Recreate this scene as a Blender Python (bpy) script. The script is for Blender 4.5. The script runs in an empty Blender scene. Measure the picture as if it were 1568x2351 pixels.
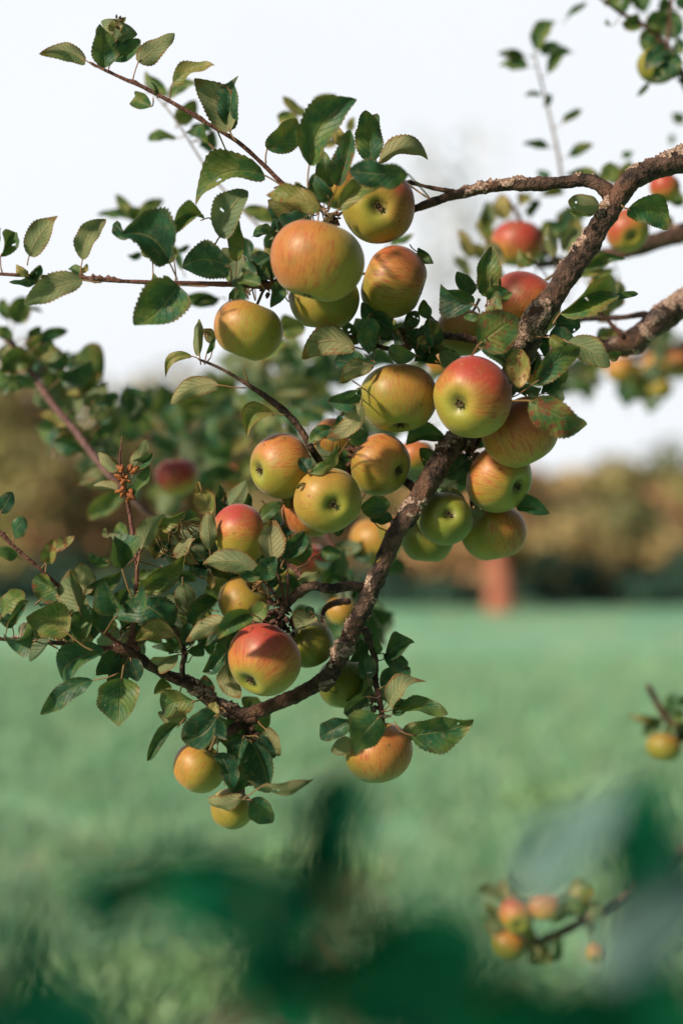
import bpy, bmesh, math, random
from mathutils import Vector, Matrix, noise
random.seed(7)
R = math.radians
sc = bpy.context.scene
col = sc.collection

# ---------------- camera, sky, sun, exposure ----------------
CAMZ = 1.6
PITCH = R(1.3)
cam = bpy.data.cameras.new('camera')
cam.sensor_fit = 'VERTICAL'; cam.sensor_height = 36; cam.sensor_width = 24
cam.lens = 50; cam.clip_start = 0.02; cam.clip_end = 800
cam.dof.use_dof = True; cam.dof.focus_distance = 1.165; cam.dof.aperture_fstop = 2.1
camo = bpy.data.objects.new('camera', cam); col.objects.link(camo)
camo.location = (0, 0, CAMZ); camo.rotation_euler = (R(90) + PITCH, 0, 0)
sc.camera = camo
CR = Vector((1, 0, 0)); CU = Vector((0, -math.sin(PITCH), math.cos(PITCH))); CF = Vector((0, math.cos(PITCH), math.sin(PITCH)))
CP = Vector((0, 0, CAMZ))
K = 36 / 50 / 2351.0                       # metres per photo pixel at one metre
def P(x, y, d): return CP + (CF + CR * ((x - 784) * K) + CU * ((1175.5 - y) * K)) * d
def cdir(r, u, t): return (CR * r + CU * u - CF * t).normalized()   # right, up, towards the camera

SUN = Vector((-0.70, -0.56, 0.50)).normalized()
el = math.asin(SUN.z); az = math.atan2(SUN.x, SUN.y)
world = bpy.data.worlds.new('World'); sc.world = world; world.use_nodes = True
wn, wl = world.node_tree.nodes, world.node_tree.links
wn.clear()
wo = wn.new('ShaderNodeOutputWorld'); bg = wn.new('ShaderNodeBackground'); sky = wn.new('ShaderNodeTexSky')
sky.sky_type = 'NISHITA'; sky.sun_disc = False; sky.sun_elevation = el; sky.sun_rotation = az
sky.dust_density = 2.0; sky.air_density = 1.0
tc = wn.new('ShaderNodeTexCoord'); sep = wn.new('ShaderNodeSeparateXYZ'); wl.new(tc.outputs['Generated'], sep.inputs[0])
mr = wn.new('ShaderNodeMapRange'); mr.interpolation_type = 'SMOOTHSTEP'
mr.inputs['From Min'].default_value = 0.25; mr.inputs['From Max'].default_value = 0.93
wl.new(sep.outputs['Y'], mr.inputs['Value'])
nz = wn.new('ShaderNodeTexNoise'); nz.inputs['Scale'].default_value = 2.6; nz.inputs['Detail'].default_value = 4
wl.new(tc.outputs['Generated'], nz.inputs['Vector'])
crp = wn.new('ShaderNodeMixRGB'); crp.inputs[1].default_value = (11.0, 11.6, 12.3, 1); crp.inputs[2].default_value = (12.2, 12.5, 12.8, 1)
wl.new(nz.outputs['Fac'], crp.inputs[0])
mx = wn.new('ShaderNodeMixRGB'); wl.new(mr.outputs[0], mx.inputs[0]); wl.new(sky.outputs[0], mx.inputs[1]); wl.new(crp.outputs[0], mx.inputs[2])
bg.inputs['Strength'].default_value = 0.07
wl.new(mx.outputs[0], bg.inputs['Color']); wl.new(bg.outputs[0], wo.inputs[0])

sl = bpy.data.lights.new('sun', 'SUN'); sl.energy = 4.6; sl.angle = R(5.0); sl.color = (1.0, 0.82, 0.60)
so = bpy.data.objects.new('sun', sl); col.objects.link(so)
so.rotation_euler = SUN.to_track_quat('Z', 'Y').to_euler()
vs = sc.view_settings; vs.view_transform = 'Standard'; vs.look = 'None'; vs.exposure = 0.2; vs.gamma = 1
sc.cycles.use_denoising = True
sc.cycles.max_bounces = 7; sc.cycles.transparent_max_bounces = 8

# ---------------- helpers ----------------
def link(name, me, mats=(), parent=None, smooth=True):
    o = bpy.data.objects.new(name, me); col.objects.link(o)
    for m in mats: me.materials.append(m)
    if smooth: me.polygons.foreach_set('use_smooth', [True] * len(me.polygons))
    if parent: o.parent = parent
    return o
def tag(o, label=None, cat=None, group=None, kind=None):
    if label: o['label'] = label
    if cat: o['category'] = cat
    if group: o['group'] = group
    if kind: o['kind'] = kind
    return o
def empty(name, label, cat, group=None, loc=(0, 0, 0)):
    o = bpy.data.objects.new(name, None); col.objects.link(o); o.location = loc; o.empty_display_size = .02
    return tag(o, label, cat, group)
def mesh(name, v, f): me = bpy.data.meshes.new(name); me.from_pydata(v, [], f); me.update(); return me

class NT:
    def __init__(s, name):
        s.m = bpy.data.materials.new(name); s.m.use_nodes = True; s.t = s.m.node_tree; s.n = s.t.nodes; s.l = s.t.links
        s.n.clear(); s.out = s.n.new('ShaderNodeOutputMaterial'); s.p = s.n.new('ShaderNodeBsdfPrincipled')
        s.l.new(s.p.outputs[0], s.out.inputs[0])
    def set(s, sock, v):
        if hasattr(v, 'links') or isinstance(v, bpy.types.NodeSocket): s.l.new(v, sock)
        else: sock.default_value = v
    def noise(s, vec, scale, det=3, rough=.5, dist=0):
        n = s.n.new('ShaderNodeTexNoise'); s.set(n.inputs['Vector'], vec); n.inputs['Scale'].default_value = scale
        n.inputs['Detail'].default_value = det; n.inputs['Roughness'].default_value = rough; n.inputs['Distortion'].default_value = dist
        return n.outputs['Fac']
    def rng(s, v, a, b, c=0., d=1., smooth=True):
        n = s.n.new('ShaderNodeMapRange')
        if smooth: n.interpolation_type = 'SMOOTHSTEP'
        s.set(n.inputs['Value'], v)
        for k, x in zip(('From Min', 'From Max', 'To Min', 'To Max'), (a, b, c, d)): s.set(n.inputs[k], x)
        return n.outputs[0]
    def math(s, op, a, b=0., c=0.):
        n = s.n.new('ShaderNodeMath'); n.operation = op
        s.set(n.inputs[0], a); s.set(n.inputs[1], b); s.set(n.inputs[2], c); return n.outputs[0]
    def mix(s, f, a, b, mode='MIX'):
        n = s.n.new('ShaderNodeMixRGB'); n.blend_type = mode; s.set(n.inputs[0], f)
        for i, x in ((1, a), (2, b)): s.set(n.inputs[i], tuple(x) + (1,) if isinstance(x, tuple) and len(x) == 3 else x)
        return n.outputs[0]
    def attr(s, name, typ='GEOMETRY'):
        n = s.n.new('ShaderNodeAttribute'); n.attribute_type = typ; n.attribute_name = name; return n
    def bump(s, h, strength=.3, dist=.001):
        n = s.n.new('ShaderNodeBump'); n.inputs['Strength'].default_value = strength; n.inputs['Distance'].default_value = dist
        s.l.new(h, n.inputs['Height']); s.l.new(n.outputs[0], s.p.inputs['Normal'])
    def obj(s): return s.n.new('ShaderNodeTexCoord').outputs['Object']
    def vmul(s, v, k):
        n = s.n.new('ShaderNodeVectorMath'); n.operation = 'MULTIPLY'; s.l.new(v, n.inputs[0]); n.inputs[1].default_value = k; return n.outputs[0]

# ---------------- materials ----------------
def mat_leaf(name='leaf_green'):
    t = NT(name)
    uv = t.n.new('ShaderNodeUVMap').outputs[0]
    sp = t.n.new('ShaderNodeSeparateXYZ'); t.l.new(uv, sp.inputs[0]); u, v = sp.outputs[0], sp.outputs[1]
    av = t.math('ABSOLUTE', t.math('SUBTRACT', v, .5))
    tone = t.attr('tone').outputs['Fac']; red = t.attr('red').outputs['Fac']; rnd = t.attr('rnd').outputs['Fac']
    pos = t.n.new('ShaderNodeNewGeometry'); P_ = pos.outputs['Position']; back = pos.outputs['Backfacing']
    n1 = t.noise(P_, 55, 4, .6); n2 = t.noise(P_, 170, 3, .6); n3 = t.noise(P_, 28, 2)
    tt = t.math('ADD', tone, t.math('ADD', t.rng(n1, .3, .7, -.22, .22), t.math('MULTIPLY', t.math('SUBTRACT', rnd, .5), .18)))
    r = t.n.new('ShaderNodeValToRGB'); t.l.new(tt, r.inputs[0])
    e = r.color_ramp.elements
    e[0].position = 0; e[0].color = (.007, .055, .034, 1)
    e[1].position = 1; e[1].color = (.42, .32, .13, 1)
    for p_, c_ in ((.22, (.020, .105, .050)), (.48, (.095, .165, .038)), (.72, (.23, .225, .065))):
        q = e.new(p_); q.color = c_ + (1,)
    c = r.outputs[0]
    # veins
    mid = t.rng(av, .012, .035, 1., 0.)
    lat = t.math('PINGPONG', t.math('SUBTRACT', t.math('MULTIPLY', u, 8.), t.math('MULTIPLY', av, 5.0)), .5)
    latv = t.rng(lat, .0, .085, 1., 0.)
    vein = t.math('MAXIMUM', mid, t.math('MULTIPLY', latv, .20))
    c = t.mix(t.math('MULTIPLY', vein, .42), c, (.24, .25, .09))
    # underside: pale, matt, felted
    under = t.mix(.62, c, (.20, .25, .155))
    under = t.mix(t.math('MULTIPLY', vein, .5), under, (.36, .30, .15))
    c = t.mix(t.math('MULTIPLY', t.rng(n2, .5, .75), .35), c, (.30, .27, .12)); c = t.mix(back, c, under)
    # blotches of red brown and dry edge
    edge = t.rng(t.math('ADD', av, t.math('MULTIPLY', n2, .25)), .50, .60)
    c = t.mix(t.math('MULTIPLY', t.math('MAXIMUM', edge, t.rng(t.math('ADD', u, t.math('MULTIPLY', t.math('ADD', n2, rnd), .18)), 1.06, 1.14)), t.rng(tone, .2, .8, .25, .85)), c, (.20, .10, .035))
    bl = t.rng(t.math('ADD', t.noise(P_, 190, 4, .65), t.math('MULTIPLY', red, .15)), .64, .74)
    c = t.mix(t.math('MULTIPLY', bl, t.rng(red, 0, .3, .1, .85)), c, (.22, .055, .035))
    t.set(t.p.inputs['Base Color'], c)
    t.set(t.p.inputs['Roughness'], t.rng(back, 0, 1, .52, .8, False)); t.p.inputs['Specular IOR Level'].default_value = .45
    hgt = t.math('ADD', t.math('MULTIPLY', t.math('SUBTRACT', 1., t.math('MAXIMUM', mid, latv)), .6), t.math('MULTIPLY', n2, .5))
    t.bump(hgt, .8, .0016)
    tr = t.n.new('ShaderNodeBsdfTranslucent'); t.set(tr.inputs[0], t.mix(.35, c, (.22, .34, .03)))
    ms = t.n.new('ShaderNodeMixShader'); ms.inputs[0].default_value = .26
    t.l.new(t.p.outputs[0], ms.inputs[1]); t.l.new(tr.outputs[0], ms.inputs[2]); t.l.new(ms.outputs[0], t.out.inputs[0])
    return t.m
def mat_stalk():
    t = NT('petiole_skin'); o = t.obj()
    t.set(t.p.inputs['Base Color'], t.mix(t.noise(o, 60), (.20, .17, .06), (.26, .09, .06))); t.p.inputs['Roughness'].default_value = .5
    return t.m
def mat_bark(name, c1, c2, lich=1.0, warm=(.17, .085, .055)):
    t = NT(name); o = t.obj()
    a = t.attr('lichen').outputs['Fac']
    n1 = t.noise(o, 90, 5, .65); n2 = t.noise(o, 420, 3, .6); n3 = t.noise(o, 35, 2)
    c = t.mix(t.rng(n1, .38, .62), c1, c2)
    c = t.mix(t.rng(n3, .5, .68, 0, .7), c, warm)
    c = t.mix(t.rng(n2, .58, .75, 0, .5), c, (.25, .17, .13))
    lc = t.mix(t.rng(n2, .4, .62), (.18, .115, .09), (.50, .37, .31))
    lc = t.mix(t.rng(t.noise(o, 50, 2), .66, .70), lc, (.42, .27, .05))
    am = t.rng(t.math('ADD', a, t.math('MULTIPLY', t.math('SUBTRACT', n2, .5), 1.7)), .48, .62)
    c = t.mix(t.math('MULTIPLY', am, lich), c, lc)
    t.set(t.p.inputs['Base Color'], c); t.p.inputs['Roughness'].default_value = .72; t.p.inputs['Specular IOR Level'].default_value = .35
    t.bump(t.math('ADD', n1, t.math('MULTIPLY', n2, .7)), 1., .0045)
    return t.m
def mat_apple():
    t = NT('apple_skin'); o = t.obj()
    A = lambda k: t.attr(k, 'OBJECT').outputs['Fac']
    blush, green = A('blush'), A('green')
    bd = t.attr('bdir', 'OBJECT').outputs['Vector']
    nrm = t.n.new('ShaderNodeVectorMath'); nrm.operation = 'NORMALIZE'; t.l.new(o, nrm.inputs[0])
    dt = t.n.new('ShaderNodeVectorMath'); dt.operation = 'DOT_PRODUCT'; t.l.new(nrm.outputs[0], dt.inputs[0]); t.l.new(bd, dt.inputs[1])
    sp = t.n.new('ShaderNodeSeparateXYZ'); t.l.new(nrm.outputs[0], sp.inputs[0])
    ang = t.math('ARCTAN2', sp.outputs[1], sp.outputs[0])
    cx = t.n.new('ShaderNodeCombineXYZ')
    t.set(cx.inputs[0], t.math('MULTIPLY', t.math('COSINE', ang), 5.5)); t.set(cx.inputs[1], t.math('MULTIPLY', t.math('SINE', ang), 5.5)); t.set(cx.inputs[2], t.math('MULTIPLY', sp.outputs[2], .9))
    off = t.n.new('ShaderNodeVectorMath'); off.operation = 'ADD'; t.l.new(cx.outputs[0], off.inputs[0]); t.l.new(t.attr('seed', 'OBJECT').outputs['Vector'], off.inputs[1])
    st1 = t.noise(off.outputs[0], 1.5, 4, .6); st2 = t.noise(off.outputs[0], 3.6, 3, .6)
    ob = t.n.new('ShaderNodeVectorMath'); ob.operation = 'ADD'; t.l.new(o, ob.inputs[0]); t.l.new(t.attr('seed', 'OBJECT').outputs['Vector'], ob.inputs[1])
    mo = t.noise(ob.outputs[0], 42, 3, .5); fine = t.noise(ob.outputs[0], 300, 3, .7)
    yel = t.mix(green, (.52, .37, .055), (.125, .19, .014))
    yel = t.mix(t.rng(mo, .3, .7, 0, .5), yel, (.33, .30, .030))
    # sun blush
    bf = t.math('ADD', t.math('ADD', dt.outputs['Value'], t.math('MULTIPLY', t.math('SUBTRACT', mo, .5), .9)), t.math('MULTIPLY', t.math('SUBTRACT', st1, .5), .7))
    b1 = t.math('MULTIPLY', t.rng(bf, -.58, 1.0), blush)
    c = t.mix(t.rng(b1, .05, .55), yel, (.52, .23, .048))
    c = t.mix(t.rng(b1, .46, .98), c, (.43, .050, .038))
    stripe = t.math('MULTIPLY', t.rng(st2, .515, .60), t.rng(bf, -.65, .30))
    c = t.mix(t.math('MULTIPLY', stripe, t.math('MINIMUM', t.math('ADD', t.math('MULTIPLY', blush, .9), .10), .72)), c, (.42, .050, .025))
    # green ring round the eye and the stalk hollow, russet inside
    zz = sp.outputs[2]
    eye = t.rng(t.math('ADD', zz, t.math('MULTIPLY', mo, .15)), -.60, -.93)
    c = t.mix(t.math('MULTIPLY', eye, .62), c, (.30, .36, .05))
    eye2 = t.rng(zz, -.93, -.985); c = t.mix(t.math('MULTIPLY', eye2, .7), c, (.10, .10, .025))
    top = t.rng(zz, .80, .98); c = t.mix(t.math('MULTIPLY', top, .7), c, (.24, .24, .05))
    # lenticels and small scabs
    vo = t.n.new('ShaderNodeTexVoronoi'); t.l.new(ob.outputs[0], vo.inputs['Vector']); vo.inputs['Scale'].default_value = 330
    c = t.mix(t.rng(vo.outputs['Distance'], .08, .22, .28, 0.), c, (.70, .55, .25))
    vo2 = t.n.new('ShaderNodeTexVoronoi'); t.l.new(ob.outputs[0], vo2.inputs['Vector']); vo2.inputs['Scale'].default_value = 48
    c = t.mix(t.rng(t.math('ADD', vo2.outputs['Distance'], t.math('MULTIPLY', fine, .05)), .075, .11, .65, 0.), c, (.13, .065, .025))
    rus = t.rng(t.noise(ob.outputs[0], 110, 4, .7), .58, .74); c = t.mix(t.math('MULTIPLY', rus, .5), c, (.33, .20, .07))
    c = t.mix(t.rng(t.noise(ob.outputs[0], 60, 4, .6), .45, .7, 0, .35), c, (.16, .15, .03)); c = t.mix(1., c, (.86, .86, .84), 'MULTIPLY')
    t.set(t.p.inputs['Base Color'], c)
    t.set(t.p.inputs['Roughness'], t.rng(fine, .2, .8, .46, .60)); t.p.inputs['Specular IOR Level'].default_value = .5
    t.p.inputs['Coat Weight'].default_value = .10; t.p.inputs['Coat Roughness'].default_value = .3; t.p.inputs['Sheen Weight'].default_value = .16; t.p.inputs['Sheen Roughness'].default_value = .42; t.p.inputs['Sheen Tint'].default_value = (.86, .88, 1, 1)
    t.p.inputs['Subsurface Weight'].default_value = .08; t.p.inputs['Subsurface Radius'].default_value = (.6, .3, .08); t.p.inputs['Subsurface Scale'].default_value = .004
    t.bump(t.math('ADD', mo, t.math('MULTIPLY', fine, .12)), .10, .003)
    return t.m
def mat_plain(name, c1, c2, scale=60, rough=.8, bump=.5, bd=.002):
    t = NT(name); o = t.obj(); n = t.noise(o, scale, 4, .6)
    t.set(t.p.inputs['Base Color'], t.mix(t.rng(n, .3, .7), c1, c2)); t.p.inputs['Roughness'].default_value = rough
    if bump: t.bump(n, bump, bd)
    return t.m
M_leaf = mat_leaf(); M_stalk = mat_stalk(); M_apple = mat_apple()
M_bark = mat_bark('bark_lichened', (.018, .012, .011), (.118, .070, .055))
M_bark2 = mat_bark('bark_smooth_young', (.10, .040, .036), (.17, .075, .060), .25, (.20, .09, .08))
M_dark = mat_plain('dried_calyx', (.030, .018, .010), (.10, .060, .030), 300)
M_stem = mat_plain('apple_stem_wood', (.10, .07, .03), (.17, .12, .05), 200)
M_gall = mat_plain('dried_gall', (.20, .055, .015), (.34, .12, .03), 180, .7, 1., .004)

# ---------------- tubes ----------------
def spline(pts, step):
    """pts: list of (Vector, radius); Catmull-Rom sampled about every step metres"""
    out = []
    n = len(pts)
    for i in range(n - 1):
        p0 = pts[max(i - 1, 0)]; p1 = pts[i]; p2 = pts[i + 1]; p3 = pts[min(i + 2, n - 1)]
        k = max(2, int((p2[0] - p1[0]).length / step))
        for j in range(k):
            t = j / k; t2 = t * t; t3 = t2 * t
            q = (p1[0] * 2 + (p2[0] - p0[0]) * t + (p0[0] * 2 - p1[0] * 5 + p2[0] * 4 - p3[0]) * t2 + (p1[0] * 3 - p0[0] - p2[0] * 3 + p3[0]) * t3) * .5
            out.append((q, p1[1] + (p2[1] - p1[1]) * t))
    out.append(pts[-1]); return out
def tube_geo(pts, seg=8, step=.004, rough=0., freq=60, lich=0., seed=0, knots=0.):
    s = spline(pts, step); n = len(s); V = []; F = []; L = []
    up = Vector((.3, -.7, .6)); 
    for i, (p, r) in enumerate(s):
        tg = (s[min(i + 1, n - 1)][0] - s[max(i - 1, 0)][0]).normalized()
        a = (up - tg * up.dot(tg)).normalized(); up = a; b = tg.cross(a)
        endf = 1.
        if i == 0 or i == n - 1: endf = .35
        for k in range(seg):
            an = 2 * math.pi * k / seg; d = a * math.cos(an) + b * math.sin(an)
            rr = r * endf; li = 0.
            if rough:
                q = p + d * r + Vector((seed, 0, 0))
                rr *= 1 + rough * (noise.noise(q * freq) + .6 * noise.noise(q * freq * 2.7) + .55 * noise.noise(q * freq * 6))
                if knots:
                    kn = noise.noise(Vector((i * step * 22 + seed, seed, 3.)))
                    rr *= 1 + knots * max(0, kn) 
                if lich:
                    l = noise.noise(q * 110 + Vector((9, 3, 1))) * .7 + noise.noise(q * 24 + Vector((2, 8, 5))) * .9 + .25 * d.z + lich - .5
                    li = max(0., min(1., .5 + l * 2.2))
                    rr += .0021 * li * (.4 + abs(noise.noise(q * 430)) * 2.2) 
            V.append(p + d * rr); L.append(li)
        if i:
            o0 = (i - 1) * seg; o1 = i * seg
            for k in range(seg): F.append((o0 + k, o0 + (k + 1) % seg, o1 + (k + 1) % seg, o1 + k))
    F.append(tuple(range(seg))[::-1]); F.append(tuple((n - 1) * seg + k for k in range(seg)))
    return V, F, L
TW = {}
def rootof(o):
    while o.parent: o = o.parent
    return o.name
def tube(name, pts, mat, parent=None, **kw):
    """pts: (x px, y px, radius px, depth m)"""
    pp = [(P(x, y, d), r * .92 * K * d) for (x, y, r, d) in pts]
    reg = TW.setdefault(rootof(parent), [])
    for a_, b_ in zip(pts, pts[1:]):
        for k in range(8): t = k / 8; reg.append(tuple(a_[i] + (b_[i] - a_[i]) * t for i in range(4)))
    V, F, L = tube_geo(pp, **kw)
    me = mesh(name, V, F); a = me.attributes.new('lichen', 'FLOAT', 'POINT'); a.data.foreach_set('value', L)
    return link(name, me, [mat], parent)

# ---------------- leaves ----------------
class Leaves:
    """geometry of one or many leaves"""
    def __init__(s): s.V = []; s.F = []; s.M = []; s.UV = []; s.T = []; s.Rd = []; s.Rn = []
    def blade(s, base, tip, w, nrm, tone, red=0., flip=False, bend=0., curl=.1, fold=.35, twist=0., nu=30, nv=8, holes=0, bdir=None, wav=.065):
        ax = tip - base; L = ax.length; ax.normalize()
        n = (nrm - ax * nrm.dot(ax)).normalized(); sd = n.cross(ax)
        o = len(s.V); hw = w / 2; ph = random.uniform(0, 6); fq = random.uniform(7, 12); rn = random.random(); tcv = random.uniform(-1.6, 1.6); scv = random.uniform(-.5, .5); cup = random.uniform(-.35, .6)
        if nu >= 24: fq2 = 18
        bd = bdir if bdir is not None else sd
        asym = random.uniform(-.08, .08); peak = random.uniform(.46, .6); pw = random.uniform(.62, .85)
        fm = (peak / (peak + pw)) ** peak * (pw / (peak + pw)) ** pw
        for i in range(nu + 1):
            u = i / nu; f = (u ** peak) * ((1 - u) ** pw) / fm if 0 < u < 1 else 0.
            if i % 2 and nu >= 24: f *= 1.09
            f *= 1 + .10 * noise.noise(Vector((u * 4, rn * 50, 0)))
            c = base + ax * (L * u) + bd * (bend * L * 4 * u * (1 - u)) + n * (curl * L * (4 * u * (1 - u)) + tcv * L * max(0., u - .55) ** 2) + bd * (scv * L * max(0., u - .5) ** 2)
            tw = twist * (u - .3); nn = n * math.cos(tw) + sd * math.sin(tw); ss = sd * math.cos(tw) - n * math.sin(tw)
            for j in range(nv + 1):
                v = 2 * j / nv - 1; a = abs(v)
                fl = fold * (1 - .25 * u); lat = f * hw * (1 + asym * (1 if v > 0 else -1))
                x = v * math.cos(fl) * lat
                z = a * math.sin(fl) * lat + cup * a * a * lat + wav * L * a * a * math.sin(u * fq + ph + (1.8 if v > 0 else 0)) * f
                s.V.append(c + ss * x + nn * z); s.UV.append((u, j / nv)); s.T.append(tone); s.Rd.append(red); s.Rn.append(rn)
        skip = set()
        for _ in range(holes):
            hi = random.randint(4, nu - 6); hj = random.choice([j for j in range(1, nv - 1) if abs(j - nv / 2) > .6])
            for a in range(random.randint(1, 2)): skip.add((hi + a, hj))
        for i in range(nu):
            for j in range(nv):
                if (i, j) in skip: continue
                a = o + i * (nv + 1) + j; q = (a, a + 1, a + nv + 2, a + nv + 1)
                # winding so that the top faces +n unless flipped
                s.F.append(q if flip else q[::-1]); s.M.append(0)
    def rod(s, pts, seg=5, step=.004):
        V, F, _ = tube_geo(pts, seg=seg, step=step); o = len(s.V)
        s.V += V; s.F += [tuple(o + k for k in f) for f in F]; s.M += [1] * len(F)
        s.UV += [(0, 0)] * len(V); s.T += [0] * len(V); s.Rd += [0] * len(V); s.Rn += [0] * len(V)
    def build(s, name, parent=None, mat=None):
        me = mesh(name, s.V, s.F)
        uvl = me.uv_layers.new(name='UVMap'); idx = [0] * len(me.loops); me.loops.foreach_get('vertex_index', idx)
        flat = [c for k in idx for c in s.UV[k]]; uvl.data.foreach_set('uv', flat)
        for nm, d in (('tone', s.T), ('red', s.Rd), ('rnd', s.Rn)):
            a = me.attributes.new(nm, 'FLOAT', 'POINT'); a.data.foreach_set('value', d)
        o = link(name, me, [mat or M_leaf, M_stalk], parent); me.polygons.foreach_set('material_index', s.M); return o

# one leaf: x0,y0 (blade base) x1,y1 (tip) w (seen width px) tone then options
def add_leaf(G, x0, y0, x1, y1, w, tone, d=1.17, b=0, bend=0., red=0., at=None, dz=None, roll=None, fold=None, curl=None, res=1, ad=None, holes=None, twist=None, root=None):
    dz = random.uniform(-.012, .012) if dz is None else dz
    base = P(x0, y0, d); tip = P(x1, y1, d + dz)
    roll = random.uniform(-.55, .55) if roll is None else roll
    if at is None and root in TW:
        q = min(TW[root], key=lambda p: math.hypot(p[0] - x0, p[1] - y0) + max(0, 40 * abs(p[3] - d)))
        if math.hypot(q[0] - x0, q[1] - y0) < 75: at = (q[0], q[1]); ad = q[3]
    n0 = -(P((x0 + x1) / 2, (y0 + y1) / 2, 1) - CP).normalized()
    ax = (tip - base).normalized(); n0 = (n0 - ax * n0.dot(ax)).normalized()
    flat = Matrix.Rotation(0, 3, ax) @ ax.cross(n0)                 # in the picture plane, to the side of the leaf
    if flat.z < 0: flat = -flat                                     # bend > 0 arches upwards
    n = Matrix.Rotation(roll, 3, ax) @ n0
    fold = (random.uniform(.1, .7) if random.random() < .82 else random.uniform(.9, 1.2)) * (-1 if b and random.random() < .6 else 1) if fold is None else fold
    W = random.uniform(.90, 1.14) * w * K * d / (math.cos(roll) * max(.6, math.cos(fold)))
    G.blade(base, tip, W, n, tone, red, flip=bool(b), bend=bend, curl=random.uniform(-.13, .18) if curl is None else curl,
            fold=fold, twist=random.uniform(-1.1, 1.1) if twist is None else twist, nu=30 if res else 14, nv=8 if res else 4,
            holes=(random.random() < .22) * random.randint(1, 2) if holes is None else holes, bdir=flat)
    # petiole
    if at is None:
        l = (tip - base).length * .28; e = base - ax * l * .7 + Vector((0, l * .9, -l * .2))
        mid = base - ax * l * .45 + Vector((0, l * .25, 0))
    else:
        e = P(at[0], at[1], ad if ad else d); mid = (base + e) / 2 + Vector((0, 0, -.1)) * (e - base).length - ax * (e - base).length * .12
    r = .00055 if w < 60 else .0007
    G.rod([(base + ax * .004, r * .8), (base, r), (mid, r), (e, r * 1.4)], seg=5 if res else 4, step=.006)

def leafset(parent, specs, cap=100, res=1, name='leaf', mat=None):
    """the largest leaves as parts of their own, whatever is beyond the cap as one part"""
    specs = sorted(specs, key=lambda s: -s[1]['_a'])
    rest = Leaves()
    for i, (a, k) in enumerate(specs):
        k = dict(k); k.pop('_a'); par = k.pop('_p', parent); hold = i < cap
        G = Leaves() if hold else rest
        add_leaf(G, *a, res=res, root=rootof(par), **k)
        if hold: G.build(name, par, None if k.get('b') else mat)
    if rest.V: tag(rest.build('foliage', parent), kind='stuff')
def S(x0, y0, x1, y1, w, tone, **k):
    k['_a'] = math.hypot(x1 - x0, y1 - y0) * w; return ((x0, y0, x1, y1, w, tone), k)

# ---------------- apples ----------------
def apple_geo(r, seed, hh=.88, nu=40, nv=48, lob=.02, dips=(.32, .24)):
    V = []; F = []; rs = random.Random(seed); ph = rs.uniform(0, 6); sk = rs.uniform(-.05, .05); sk2 = rs.uniform(-.05, .05)
    for i in range(nu + 1):
        t = math.pi * i / nu; c = math.cos(t); s_ = math.sin(t)
        for k in range(nv):
            a = 2 * math.pi * k / nv
            rho = s_ ** .90 * (1 + .055 * c)
            z = c * hh - dips[0] * math.exp(-(rho / .26) ** 2) * (c > 0) + dips[1] * math.exp(-(rho / .27) ** 2) * (c < 0)
            rho *= 1 + lob * math.cos(5 * a + ph) * (.5 - .5 * c) + .02 * math.sin(2 * a + ph)
            z += sk * rho * math.cos(a) + sk2 * rho * math.sin(a)
            V.append(Vector((rho * math.cos(a), rho * math.sin(a), z)) * r)
    for i in range(nu):
        for k in range(nv):
            a, b_ = i * nv + k, i * nv + (k + 1) % nv
            F.append((a, a + nv, b_ + nv, b_))
    return V, F
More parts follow.
